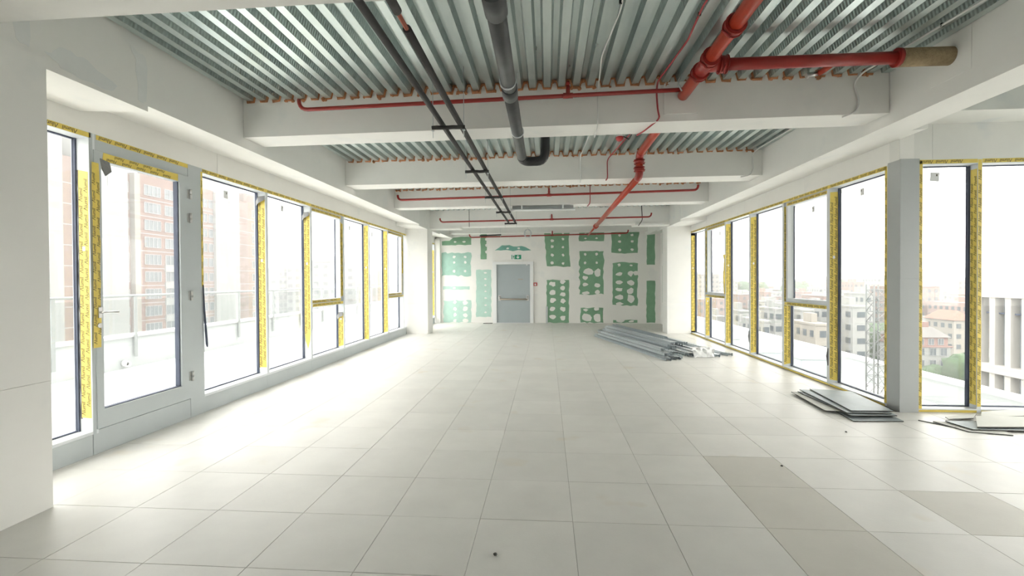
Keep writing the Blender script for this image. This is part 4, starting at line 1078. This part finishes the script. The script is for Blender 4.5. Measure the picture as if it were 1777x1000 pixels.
sheet('pale_board', [(4.33, 5.395), (4.62, 5.45), (4.80, 5.62), (4.36, 5.48)], .018, .007, ['sheet_pale', 'sheet_edge'], 'small pale board poking out behind the loose pile', G2)
sheet('pale_board', [(4.72, 5.47), (5.5, 5.46), (5.5, 5.70), (4.92, 5.70)], .010, .012, ['sheet_pale', 'sheet_edge'], 'rearmost pale board of the loose pile, under the bay window', G2, 0, (.01, .05, .05, .01))
m_ = MB(); m_.hexa([(4.02, 5.40, 0), (4.19, 5.17, 0), (4.20, 5.18, 0), (4.03, 5.41, 0), (4.02, 5.40, .008), (4.19, 5.17, .008), (4.20, 5.18, .008), (4.03, 5.41, .008)])
tag(m_.build('board_offcut', 'sheet_edge'), 'thin dark strip on the floor between the sheet stack and the pale boards', 'offcut')
# specks of rubble on the floor
for i, (x, y, r) in enumerate(((1.93, 4.02, .011), (3.0, 4.95, .010), (-.30, 2.62, .012), (.10, 2.20, .014))):
    m_ = MB(); m_.blob((x, y, r*.6), r, 7, 5, .3, 0, (1, 1, .6))
    tag(m_.build('rubble_crumb', 'sheet_edge'), ['small dark crumb on the floor tiles, middle right', 'small dark crumb on the floor left of the corner post sheets', 'dark crumb on the middle floor tiles', 'dark crumb on the nearest floor tiles'][i], 'rubble')

# ================================================================== OUTSIDE, LEFT
PX = -7.62
mb = MB(); mb.box(PX-.3, -6, -.25, GL-.04, 24, -.01); struct(mb.build('terrace_floor', 'terrace'), 'white tiled roof terrace outside the left windows', 'terrace')
m_ = MB(); m_.box(PX-.22, -6, -.2, PX, 24, .55); par = struct(m_.build('parapet_left', 'parapet'), 'low parapet of the left terrace', 'parapet')
m_ = MB(); m_.box(PX-.26, -6, .551, PX+.035, 24, .59); m_.build('coping', 'coping', par)
rl = thing('terrace_railing', 'glass railing with grey posts on the parapet of the left terrace', 'railing', (PX, 9, .59))
m_ = MB(); m_.tube([(PX-.0, -6, 1.305), (PX, 24, 1.305)], .024, 8); m_.build('handrail', 'rail', rl)
y = -5.0
while y < 24:
    m_ = MB(); m_.box(PX+.036, y-.03, .18, PX+.05, y+.03, 1.29); m_.build('post', 'rail', rl)
    if y+1.45 < 24:
        p = MB(); p.box(PX-.004, y+.05, .64, PX+.004, y+1.40, 1.24); p.build('pane', 'railglass', rl)
    y += 1.455
ts = thing('parapet_spout', 'round white spout low on the left terrace parapet, seen through the door', 'spout', (PX, 7.88, .08))
m_ = MB(); m_.tube([(PX, 7.88, .09), (PX+.05, 7.88, .09)], .06, 14); m_.build('flange', 'coping', ts)
m_ = MB(); m_.ring((PX+.051, 7.86, .09), (PX+.13, 7.84, .09), .05, .035, 14); m_.build('pipe', 'white', ts)

# ground and city
mb = MB(); mb.box(-900, -400, -24, 1400, 1800, -22); struct(mb.build('ground', 'ground'), 'city ground far below', 'ground')
winmesh = {}
def wpart(parent, p, u, w, h, nrm, mul=2, depth=.12):
    """a framed window: bottom-left corner p, u along the wall, returns objects (frame > panes) sharing mesh data"""
    key = (round(w, 2), round(h, 2), tuple(round(c, 2) for c in u), mul)
    base = wloc(parent)
    if key not in winmesh:
        uu = Vector(u); vv = Vector((0, 0, 1)); n = Vector(nrm)
        f = MB(); b = .07
        def slab(m_, a0, a1, b0, b1, d0_, d1_):
            P = [uu*a0+vv*b0+n*d0_, uu*a1+vv*b0+n*d0_, uu*a1+vv*b1+n*d0_, uu*a0+vv*b1+n*d0_]
            m_.prism(P, n*(d1_-d0_))
        slab(f, 0, w, 0, b, 0, depth); slab(f, 0, w, h-b, h, 0, depth); slab(f, 0, b, b, h-b, 0, depth); slab(f, w-b, w, b, h-b, 0, depth)
        for k in range(1, mul): slab(f, w*k/mul-b/2, w*k/mul+b/2, b, h-b, 0, depth)
        g = MB(); slab(g, b, w-b, b, h-b, .02, .04)
        fo = f.build('window', 'winframe', parent); go = g.build('pane', 'pane_mid', fo)
        bpy.data.objects.remove(go); 
        me_f = fo.data; bpy.data.objects.remove(fo)
        # rebuild in local coordinates
        f2 = bpy.data.meshes.new('window'); f2.from_pydata([tuple(q) for q in f.v], [], f.f); f2.materials.append(M['winframe'])
        g2 = bpy.data.meshes.new('pane'); g2.from_pydata([tuple(q) for q in g.v], [], g.f); g2.materials.append(M['pane_mid'])
        for me in (f2, g2):
            bm = bmesh.new(); bm.from_mesh(me); bmesh.ops.recalc_face_normals(bm, faces=bm.faces); bm.to_mesh(me); bm.free()
        winmesh[key] = (f2, g2)
    f2, g2 = winmesh[key]
    o = bpy.data.objects.new('window', f2); C.objects.link(o); o.parent = parent; o.location = Vector(p)-base
    g = bpy.data.objects.new('pane', g2); C.objects.link(g); g.parent = o
    return o

TX = -64.5
def tower_seg(root, name, m, y0, y1, x, ztop, thick=8):
    m_ = MB(); m_.box(x-thick, y0, -22, x, y1, ztop); return m_.build(name, m, root)
def bands(root, y0, y1, x, zs, m='winframe'):
    m_ = MB()
    for z in zs: m_.box(x, y0, z-.06, x+.05, y1, z+.06)
    m_.build('floor_band', m, root, stuff=True)
ST = [16.4-2.8*k for k in range(0, 12)]           # window mid heights
# nearer tower, seen in the first two panes
t1 = thing('apartment_tower', 'white tower with brick window front, seen through the terrace door', 'building', (TX, 66, -22))
tower_seg(t1, 'white_wall', 'wht', 40, 57.8, TX+.3, 22)
tower_seg(t1, 'brick_strip', 'brick_pale', 57.8, 59.5, TX+.05, 18.6)
bands(t1, 57.8, 59.5, TX+.05, [z-1.4 for z in ST[:9]])
tower_seg(t1, 'white_wall', 'wht', 59.5, 67.2, TX+.6, 22)
tower_seg(t1, 'brick_wall', 'brick', 67.2, 68.8, TX-.6, 18.4)
tower_seg(t1, 'white_wall', 'cream', 68.8, 69.8, TX+.2, 18.7)
tower_seg(t1, 'brick_wall', 'brick', 69.8, 78.0, TX, 18.9)
bands(t1, 69.8, 78.0, TX, [z-1.45 for z in ST[:9]])
m_ = MB(); m_.box(TX+.6, 63.9, 15.6, TX+.66, 65.4, 18.3); m_.build('wall_louvre', 'louvre', t1)
for z in ST[:9]:
    wpart(t1, (TX-.6, 67.35, z-.8), (0, 1, 0), 1.15, 1.6, (1, 0, 0), 2)
    wpart(t1, (TX+.0, 70.7, z-.85), (0, 1, 0), 3.2, 1.7, (1, 0, 0), 4)
    wpart(t1, (TX+.0, 74.75, z-.85), (0, 1, 0), 3.0, 1.7, (1, 0, 0), 3)
for z in ST[4:9]:
    m_ = MB(); m_.box(TX, 74.6, z-1.95, TX+.25, 78.0, z-.9); m_.build('balcony_front', 'wht', t1)
t2 = thing('apartment_tower', 'hazy white tower with brick strips, seen through the pane right of the door', 'building', (TX, 88, -22))
tower_seg(t2, 'brick_wall', 'brick_pale', 78.0, 86.4, TX-.0, 19.1)
bands(t2, 78.0, 86.4, TX, [z-1.45 for z in ST[:9]])
tower_seg(t2, 'white_wall', 'wht', 86.4, 93.4, TX+.5, 22)
tower_seg(t2, 'brick_strip', 'brick_pale', 93.4, 96.0, TX, 18.5)
bands(t2, 93.4, 96.0, TX, [z-1.4 for z in ST[:9]])
tower_seg(t2, 'brick_wall', 'brick_pale', 96.0, 102.5, TX-.3, 20.5)
bands(t2, 96.0, 102.5, TX-.3, [z-1.4 for z in ST[:9]])
m_ = MB(); m_.box(TX+.5, 90.2, 16.0, TX+.56, 91.6, 20.0); m_.build('wall_louvre', 'louvre', t2)
for z in ST[:9]:
    wpart(t2, (TX, 80.2, z-.8), (0, 1, 0), 2.0, 1.6, (1, 0, 0), 2)
    wpart(t2, (TX, 83.0, z-.8), (0, 1, 0), 1.6, 1.6, (1, 0, 0), 2)
    wpart(t2, (TX+.0, 85.0, z-.8), (0, 1, 0), 1.2, 1.6, (1, 0, 0), 1)
    wpart(t2, (TX-.3, 98.6, z-.8), (0, 1, 0), 2.0, 1.6, (1, 0, 0), 2)

BOXES = []
COL = dict(brick='brick_pale', pinkish='pinkish', haze='haze', cream='cream', white='wht')
def block(xa, xb, y, d, zt, col, style, lab, roof=None, group=None, side='R'):
    d = max(d, 10); BOXES.append((xa, xb, y, y+d)); t = thing('city_building', lab, 'building', ((xa+xb)/2, y+d/2, -22), group)
    m_ = MB(); m_.box(xa, y, -22, xb, y+d, zt); m_.build('wall', COL[col], t)
    w_, h_, gx, gz = (1.7, 1.3, 2.9, 3.0) if style == 'big' else (1.2, 1.3, 2.4, 2.9)
    m_ = MB(); z = zt-2.3
    xs = xa if side == 'R' else xb; sg = -1 if side == 'R' else 1
    while z > -20:
        n = max(1, int((xb-xa)/gx)); st_ = (xb-xa)/n
        for i in range(n):
            c = xa+st_*(i+.5); m_.box(c-w_/2, y-.06, z, c+w_/2, y-.01, z+h_)
        n = max(1, int(d/gx)); st_ = d/n
        for i in range(n):
            c = y+st_*(i+.5); m_.box(xs+sg*.01, c-w_/2, z, xs+sg*.06, c+w_/2, z+h_)
        z -= gz
    m_.build('windows', 'pane_far', t, stuff=True)
    if roof == 'hip' or roof == 'gable':
        h = 2.6; m_ = MB(); e = .5
        a_, b_, c_, d_ = xa-e, xb+e, y-e, y+d+e; mx2, my = (a_+b_)/2, (c_+d_)/2; k = min(b_-a_, d_-c_)*.4
        if b_-a_ < d_-c_: r1, r2 = (mx2, c_+k, zt+h), (mx2, d_-k, zt+h)
        else: r1, r2 = (a_+k, my, zt+h), (b_-k, my, zt+h)
        if b_-a_ < d_-c_: m_.add([(a_,c_,zt),(b_,c_,zt),(b_,d_,zt),(a_,d_,zt),r1,r2], [(0,1,4),(1,2,5,4),(2,3,5),(3,0,4,5),(0,3,2,1)])
        else: m_.add([(a_,c_,zt),(b_,c_,zt),(b_,d_,zt),(a_,d_,zt),r1,r2], [(0,1,5,4),(1,2,5),(2,3,4,5),(3,0,4),(0,3,2,1)])
        m_.build('roof', 'roofred' if roof == 'gable' else 'roofgrey', t)
    else:
        m_ = MB(); m_.box(xa-.15, y-.15, zt, xb+.15, y+d+.15, zt+.4); m_.box(xa+(xb-xa)*.3, y+d*.3, zt+.4, xa+(xb-xa)*.7, y+d*.6, zt+2.2); m_.build('roof', COL[col] if col != 'brick' else 'wht', t)
    return t
RIGHT = [
 (229.4, 234.4, 300, 16.0, -1.0, 'brick', 'win', 'reddish high-rise beyond the trees, just right of the grey corner post'),
 (247.9, 259.6, 310, 18.1, -0.4, 'pinkish', 'win', 'broad pinkish high-rise behind the orange roofed building'),
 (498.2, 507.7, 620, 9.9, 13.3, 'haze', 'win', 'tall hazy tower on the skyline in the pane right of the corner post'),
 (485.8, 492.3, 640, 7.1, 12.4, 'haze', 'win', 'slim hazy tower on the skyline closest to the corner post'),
 (113.6, 118.5, 140, 8.0, -10.5, 'cream', 'win', 'cream block with orange roof right of the red mansard house'),
 (130.5, 134.3, 170, 10.0, -14.2, 'white', 'win', 'low white block standing behind the red mansard house'),
 (164.2, 169.8, 265, 12.7, -1.1, 'pinkish', 'win', 'pinkish white high-rise behind and left of the lattice mast'),
 (192.7, 198.7, 290, 12.6, 1.6, 'white', 'win', 'white high-rise rising above the top of the lattice mast'),
 (96.2, 98.6, 150, 6.0, -3.5, 'white', 'win', 'narrow white tower block close left of the lattice mast'),
 (69.3, 72.9, 112, 10.0, -5.2, 'white', 'big', 'white modern apartment block in the pane left of the corner post, below the narrow tower'),
 (59.9, 62.3, 115, 6.0, -6.2, 'white', 'big', 'white apartment block seen low at the left of the nearer sash window'),
 (66.8, 69.0, 120, 6.0, -5.7, 'white', 'big', 'white block seen low at the right of the nearer sash window'),
 (51.9, 54.7, 95, 6.0, -7.7, 'cream', 'win', 'low cream building before the white blocks in the nearer sash window'),
 (141.3, 145.3, 270, 12.4, -6.4, 'pinkish', 'win', 'pinkish flats seen left above the handle of the nearer sash window'),
 (165.7, 170.9, 300, 12.9, -4.5, 'white', 'win', 'white flats seen right above the handle of the nearer sash window'),
 (115.7, 119.3, 260, 12.8, -6.1, 'pinkish', 'win', 'pinkish flats seen in the third pane left of the corner post'),
 (55.1, 57.1, 118, 6.0, -6.1, 'white', 'big', 'white block with dark windows seen low in the third pane left of the corner post'),
 (44.1, 45.7, 100, 6.0, -7.5, 'white', 'win', 'small white block low in the third pane left of the corner post'),
 (95.1, 99.7, 240, 12.8, -6.6, 'brick', 'win', 'brick flats seen in the fourth pane left of the corner post'),
 (47.6, 50.2, 120, 6.0, -6.8, 'white', 'big', 'white office block seen low in the fourth pane left of the corner post'),
 (77.3, 81.0, 220, 12.8, -8.0, 'pinkish', 'win', 'pinkish flats seen through the far sash window'),
 (45.7, 47.8, 130, 6.0, -9.0, 'white', 'win', 'white flats seen low through the far sash window'),
 (59.6, 61.8, 190, 8.0, -6.7, 'brick', 'win', 'brick flats seen through the farthest pane of the right wall'),
]
for r_ in RIGHT:
    block(*r_, roof='gable' if 'orange roof' in r_[-1] and 'cream' in r_[-1] else None)
LEFT = [
 (-105.2, -101.3, 170, 12.0, 5.9, 'white', 'big', 'white apartment block right beside the hazy brick towers'),
 (-101.0, -95.0, 175, 12.0, 7.4, 'white', 'big', 'white apartment block behind the second taped mullion on the left'),
 (-83.2, -76.3, 160, 12.5, 8.2, 'white', 'big', 'white hip roofed apartment block seen through the left sash window'),
 (-83.7, -75.7, 180, 15.0, 7.4, 'white', 'big', 'white flat topped block right of the hip roofed block'),
 (-101.5, -99.6, 230, 10.0, 12.4, 'haze', 'win', 'slim hazy tower rising between the white blocks on the left'),
 (-81.8, -76.5, 210, 12.4, 4.0, 'pinkish', 'win', 'pale pink flats on the left, nearest the far left column but one'),
 (-83.1, -76.2, 230, 14.4, 0.7, 'white', 'win', 'low white flats seen nearest the far left column'),
]
for l_ in LEFT:
    block(*l_, roof='hip' if 'hip roofed apartment' in l_[-1] else None, side='L')
# filler blocks of the far city
rnd = random.Random(3)
for i in range(330):
    if i < 290:
        a_ = math.radians(rnd.uniform(16, 48)); r_ = rnd.choice([rnd.uniform(190, 330), rnd.uniform(330, 900)])
        x, y = r_*math.sin(a_)+6, r_*math.cos(a_)
        side = 'R'
    else:
        a_ = math.radians(rnd.uniform(-32, -14)); r_ = rnd.uniform(260, 800); x, y = r_*math.sin(a_)-4, r_*math.cos(a_); side = 'L'
    zt = (rnd.uniform(-15, -8) + r_*rnd.uniform(.004, .014)) if rnd.random() < .88 else rnd.uniform(-2, .016*r_)
    w = rnd.uniform(9, 24)
    col = rnd.choice(['white', 'cream', 'pinkish', 'haze', 'white', 'brick'])
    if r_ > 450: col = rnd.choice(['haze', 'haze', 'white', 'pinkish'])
    dd = rnd.uniform(10, 22)
    if r_ < 215 or any(x-w/2-2 < b[1] and x+w/2+2 > b[0] and y-2 < b[3] and y+dd+2 > b[2] for b in BOXES) or (70 < x < 120 and y < 160): continue
    lab = 'small pale block among the rooftops of the city on the right' if side == 'R' else 'small pale block among the rooftops of the city on the left'
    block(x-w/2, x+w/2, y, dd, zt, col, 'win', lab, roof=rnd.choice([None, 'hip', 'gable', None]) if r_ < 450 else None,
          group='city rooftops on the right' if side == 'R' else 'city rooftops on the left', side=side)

# red mansard house
mh = thing('mansard_house', 'white house with red mansard roof and dormer storey, right of the corner post', 'building', (85.5, 112, -22))
x0, x1, y0, y1 = 80.5, 87.8, 109, 120
m_ = MB(); m_.box(x0, y0, -22, x1, y1, -13.6); m_.build('wall', 'wht', mh)
m_ = MB(); m_.box(x0+.2, y0+.5, -13.6, x1-.2, y1, -11.6); m_.box(x0-.3, y0-.3, -13.75, x1+.3, y1, -13.5); m_.build('upper_wall', 'roofpink', mh)
m_ = MB(); m_.add([(x0-.2,y0,-11.6),(x1+.2,y0,-11.6),(x1+.2,y1,-11.6),(x0-.2,y1,-11.6),(x0+1.8,y0+2.5,-9.6),(x1-1.8,y0+2.5,-9.6),(x1-1.8,y1-2.5,-9.6),(x0+1.8,y1-2.5,-9.6)], [(0,1,5,4),(1,2,6,5),(2,3,7,6),(3,0,4,7),(4,5,6,7),(0,3,2,1)])
m_.build('roof', 'roofgrey', mh)
m_ = MB(); m_.box(x0+2.2, y0+2.8, -9.6, x1-2.4, y1-3, -8.4); m_.build('roof_house', 'roofpink', mh)
for z in (-15.6, -18.2, -20.8):
    for x in (x0+.5, x0+2.9, x0+5.1): wpart(mh, (x, y0, z), (1, 0, 0), 1.4, 1.7, (0, -1, 0), 2)
    for y in (y0+1, y0+4, y0+7): wpart(mh, (x0, y, z), (0, 1, 0), 1.5, 1.7, (-1, 0, 0), 2)
for x in (x0+.9, x0+3, x0+5): wpart(mh, (x, y0+.5, -13.3), (1, 0, 0), 1.2, 1.4, (0, -1, 0), 2)
# office building with stone fins
of = thing('fin_office_building', 'white office building with tall stone fins and dark glass at the right edge', 'building', (36, 30, -22))
ox = 32.0; oy0, oy1 = 14.0, 37.2
m_ = MB(); m_.box(ox+.6, oy0, -22, ox+16, oy1-.3, .3); m_.build('glass_wall', 'office_glass', of)
m_ = MB(); m_.box(ox-.1, oy0, .10, ox+16, oy1, .95); m_.build('cornice', 'stone', of)
m_ = MB(); m_.box(ox-.1, oy0, -5.35, ox+16, oy1, -4.75); m_.build('floor_ledge', 'stone', of)
m_ = MB(); m_.box(ox+.25, oy0, -1.08, ox+.65, oy1-.2, -.98); m_.build('joint_band', 'gasket', of)
m_ = MB(); m_.box(ox-.1, oy0, -12.4, ox+16, oy1, -8.6); m_.build('floor_ledge', 'stone', of)
y = oy0+.2; k = 0
while y < oy1:
    for za, zb_ in ((-4.75, .1), (-8.6, -5.35)):
        m_ = MB(); m_.box(ox, y, za, ox+.62, y+.42, zb_); m_.build('stone_fin', 'stone', of)
    y += 1.15; k += 1
m_ = MB(); m_.box(ox+4, oy0+2, .95, ox+12, oy1-6, 2.0); m_.build('roof_house', 'stone', of)

# lower terrace and roofs outside the right windows
mb = MB(); mb.box(GR+.35, 5.95, -2.3, 11.2, 40, -2.0); struct(mb.build('lower_terrace', 'terrace'), 'white lower roof outside the right windows', 'terrace')
mb = MB(); mb.box(GR+.04, 5.95, -2.3, GR+.35, 40, -.05); struct(mb.build('facade_base', 'parapet'), 'outer base of the right window wall', 'wall')
m_ = MB(); m_.box(10.9, 5.95, -2.0, 11.2, 40, -1.32); par2 = struct(m_.build('parapet_right', 'parapet'), 'parapet of the lower roof outside the right windows', 'parapet')
m_ = MB(); m_.box(10.84, 5.95, -1.319, 11.26, 40, -1.25); m_.build('coping', 'coping', par2)
for (x, y, w, d, h, lab) in ((9.2, 17.5, .9, 1.2, .75, 'pale blue roof unit nearest the lattice mast'), (9.0, 20.5, 1.2, 1.6, .55, 'low pale roof unit behind the blue one'), (8.7, 24.5, 1.4, 1.8, .6, 'pale roof unit seen through the nearer sash window')):
    t = thing('roof_unit', lab+' on the lower roof', 'roof unit', (x, y, -2))
    m_ = MB(); m_.box(x-w/2, y-d/2, -1.9, x+w/2, y+d/2, -2+h); m_.build('housing', 'teal_roof', t, bevel=.03)
    m_ = MB(); m_.box(x-w/2-.05, y-d/2-.05, -2+h, x+w/2+.05, y+d/2+.05, -1.95+h); m_.build('lid', 'coping', t)
    m_ = MB(); m_.box(x-w/2+.08, y-d/2+.08, -2, x+w/2-.08, y+d/2-.08, -1.9); m_.build('plinth', 'louvre', t)
# lattice mast
lm = thing('lattice_mast', 'slim galvanised lattice mast with stays on the lower roof, beside the corner post', 'mast', (9.73, 14.66, -2))
mxx, myy, hw, mz = 9.73, 14.66, .17, 1.35
for sx_ in (-1, 1):
    for sy_ in (-1, 1):
        m_ = MB(); m_.tube([(mxx+sx_*hw, myy+sy_*hw, -2), (mxx+sx_*hw, myy+sy_*hw, mz)], .022, 6); m_.build('chord', 'mast', lm)
m_ = MB(); z = -2.0
while z < mz-.2:
    for (ax, ay), (bx_, by_) in (((-1,-1),(1,-1)),((1,-1),(1,1)),((1,1),(-1,1)),((-1,1),(-1,-1))):
        m_.tube([(mxx+ax*hw, myy+ay*hw, z), (mxx+bx_*hw, myy+by_*hw, z+.32)], .010, 5)
        m_.tube([(mxx+ax*hw, myy+ay*hw, z+.32), (mxx+bx_*hw, myy+by_*hw, z+.32)], .010, 5)
    z += .32
m_.build('lacing', 'mast', lm, stuff=True)
for p0, p1 in (((mxx+.15, myy, 1.2), (mxx+.55, myy, .65)), ((mxx+.15, myy, -.6), (mxx+.75, myy, .3)), ((mxx+.15, myy, -.7), (mxx+.75, myy, -1.5)), ((mxx+.1, myy, -1.9), (mxx+.75, myy, -.9))):
    m_ = MB(); m_.tube([p0, p1], .012, 5); m_.build('stay', 'mast', lm)

# trees
def tree(x, y, z0, r, lab, group=None, n=7):
    t = thing('tree', lab, 'tree', (x, y, z0), group); m_ = MB()
    for k in range(n):
        a_ = rnd.uniform(0, 6.28); q = rnd.uniform(0, r*.7)
        m_.blob((x+q*math.cos(a_), y+q*math.sin(a_), z0+r*rnd.uniform(.7, 1.5)), r*rnd.uniform(.45, .7), 9, 6, .22)
    m_.build('crown', 'tree', t)
    m_ = MB(); m_.tube([(x, y, z0), (x, y, z0+r*.8)], r*.08, 6); m_.build('trunk', 'roofgrey', t)
tree(84.8, 101, -22, 5.0, 'round green tree right of the red mansard house'); tree(80.5, 104, -22, 2.6, 'low green tree before the red mansard house')
tree(88.5, 103, -22, 4.2, 'green tree half hidden by the taped bay mullion')
for k in range(6): tree(186+k*6.6, 240+rnd.uniform(-2, 2), -22, rnd.uniform(4.0, 5), 'tree in the green row before the reddish high-rises', 'row of trees before the high-rises', 5)
for k in range(5): tree(82+k*5.6, 126+k*8, -22, rnd.uniform(4.5, 6), 'tree in the dense group behind the lattice mast', 'trees behind the lattice mast', 5)
for k in range(7): tree(160+k*16, 395+(k%2)*14, -22, rnd.uniform(10, 13), 'tree on the far green strip beyond the right panes', 'far green strip', 4)
for k in range(5): tree(-72+k*7.5, 158+(k%2)*11, -22, rnd.uniform(4, 6), 'tree between the white blocks on the left', 'trees between the left blocks', 5)

# outdoor haze over the city on both sides
def haze(xa, xb, dens, lab):
    hz = bpy.data.materials.new('city_haze'); hz.use_nodes = True
    hn = hz.node_tree.nodes; hl = hz.node_tree.links
    hn.remove(hn['Principled BSDF'])
    v_ = hn.new('ShaderNodeVolumeScatter'); v_.inputs['Color'].default_value = (1, 1, 1, 1); v_.inputs['Density'].default_value = dens
    hl.new(v_.outputs[0], hn['Material Output'].inputs['Volume'])
    m_ = MB(); m_.box(xa, -60, -21.9, xb, 900, 45); h_ = m_.build('haze', hz); h_['kind'] = 'stuff'; tag(h_, lab, 'haze')
haze(-420, -9.5, .0032, 'summer haze over the city beyond the left terrace')
haze(12.2, 900, .0008, 'summer haze over the city beyond the right windows')
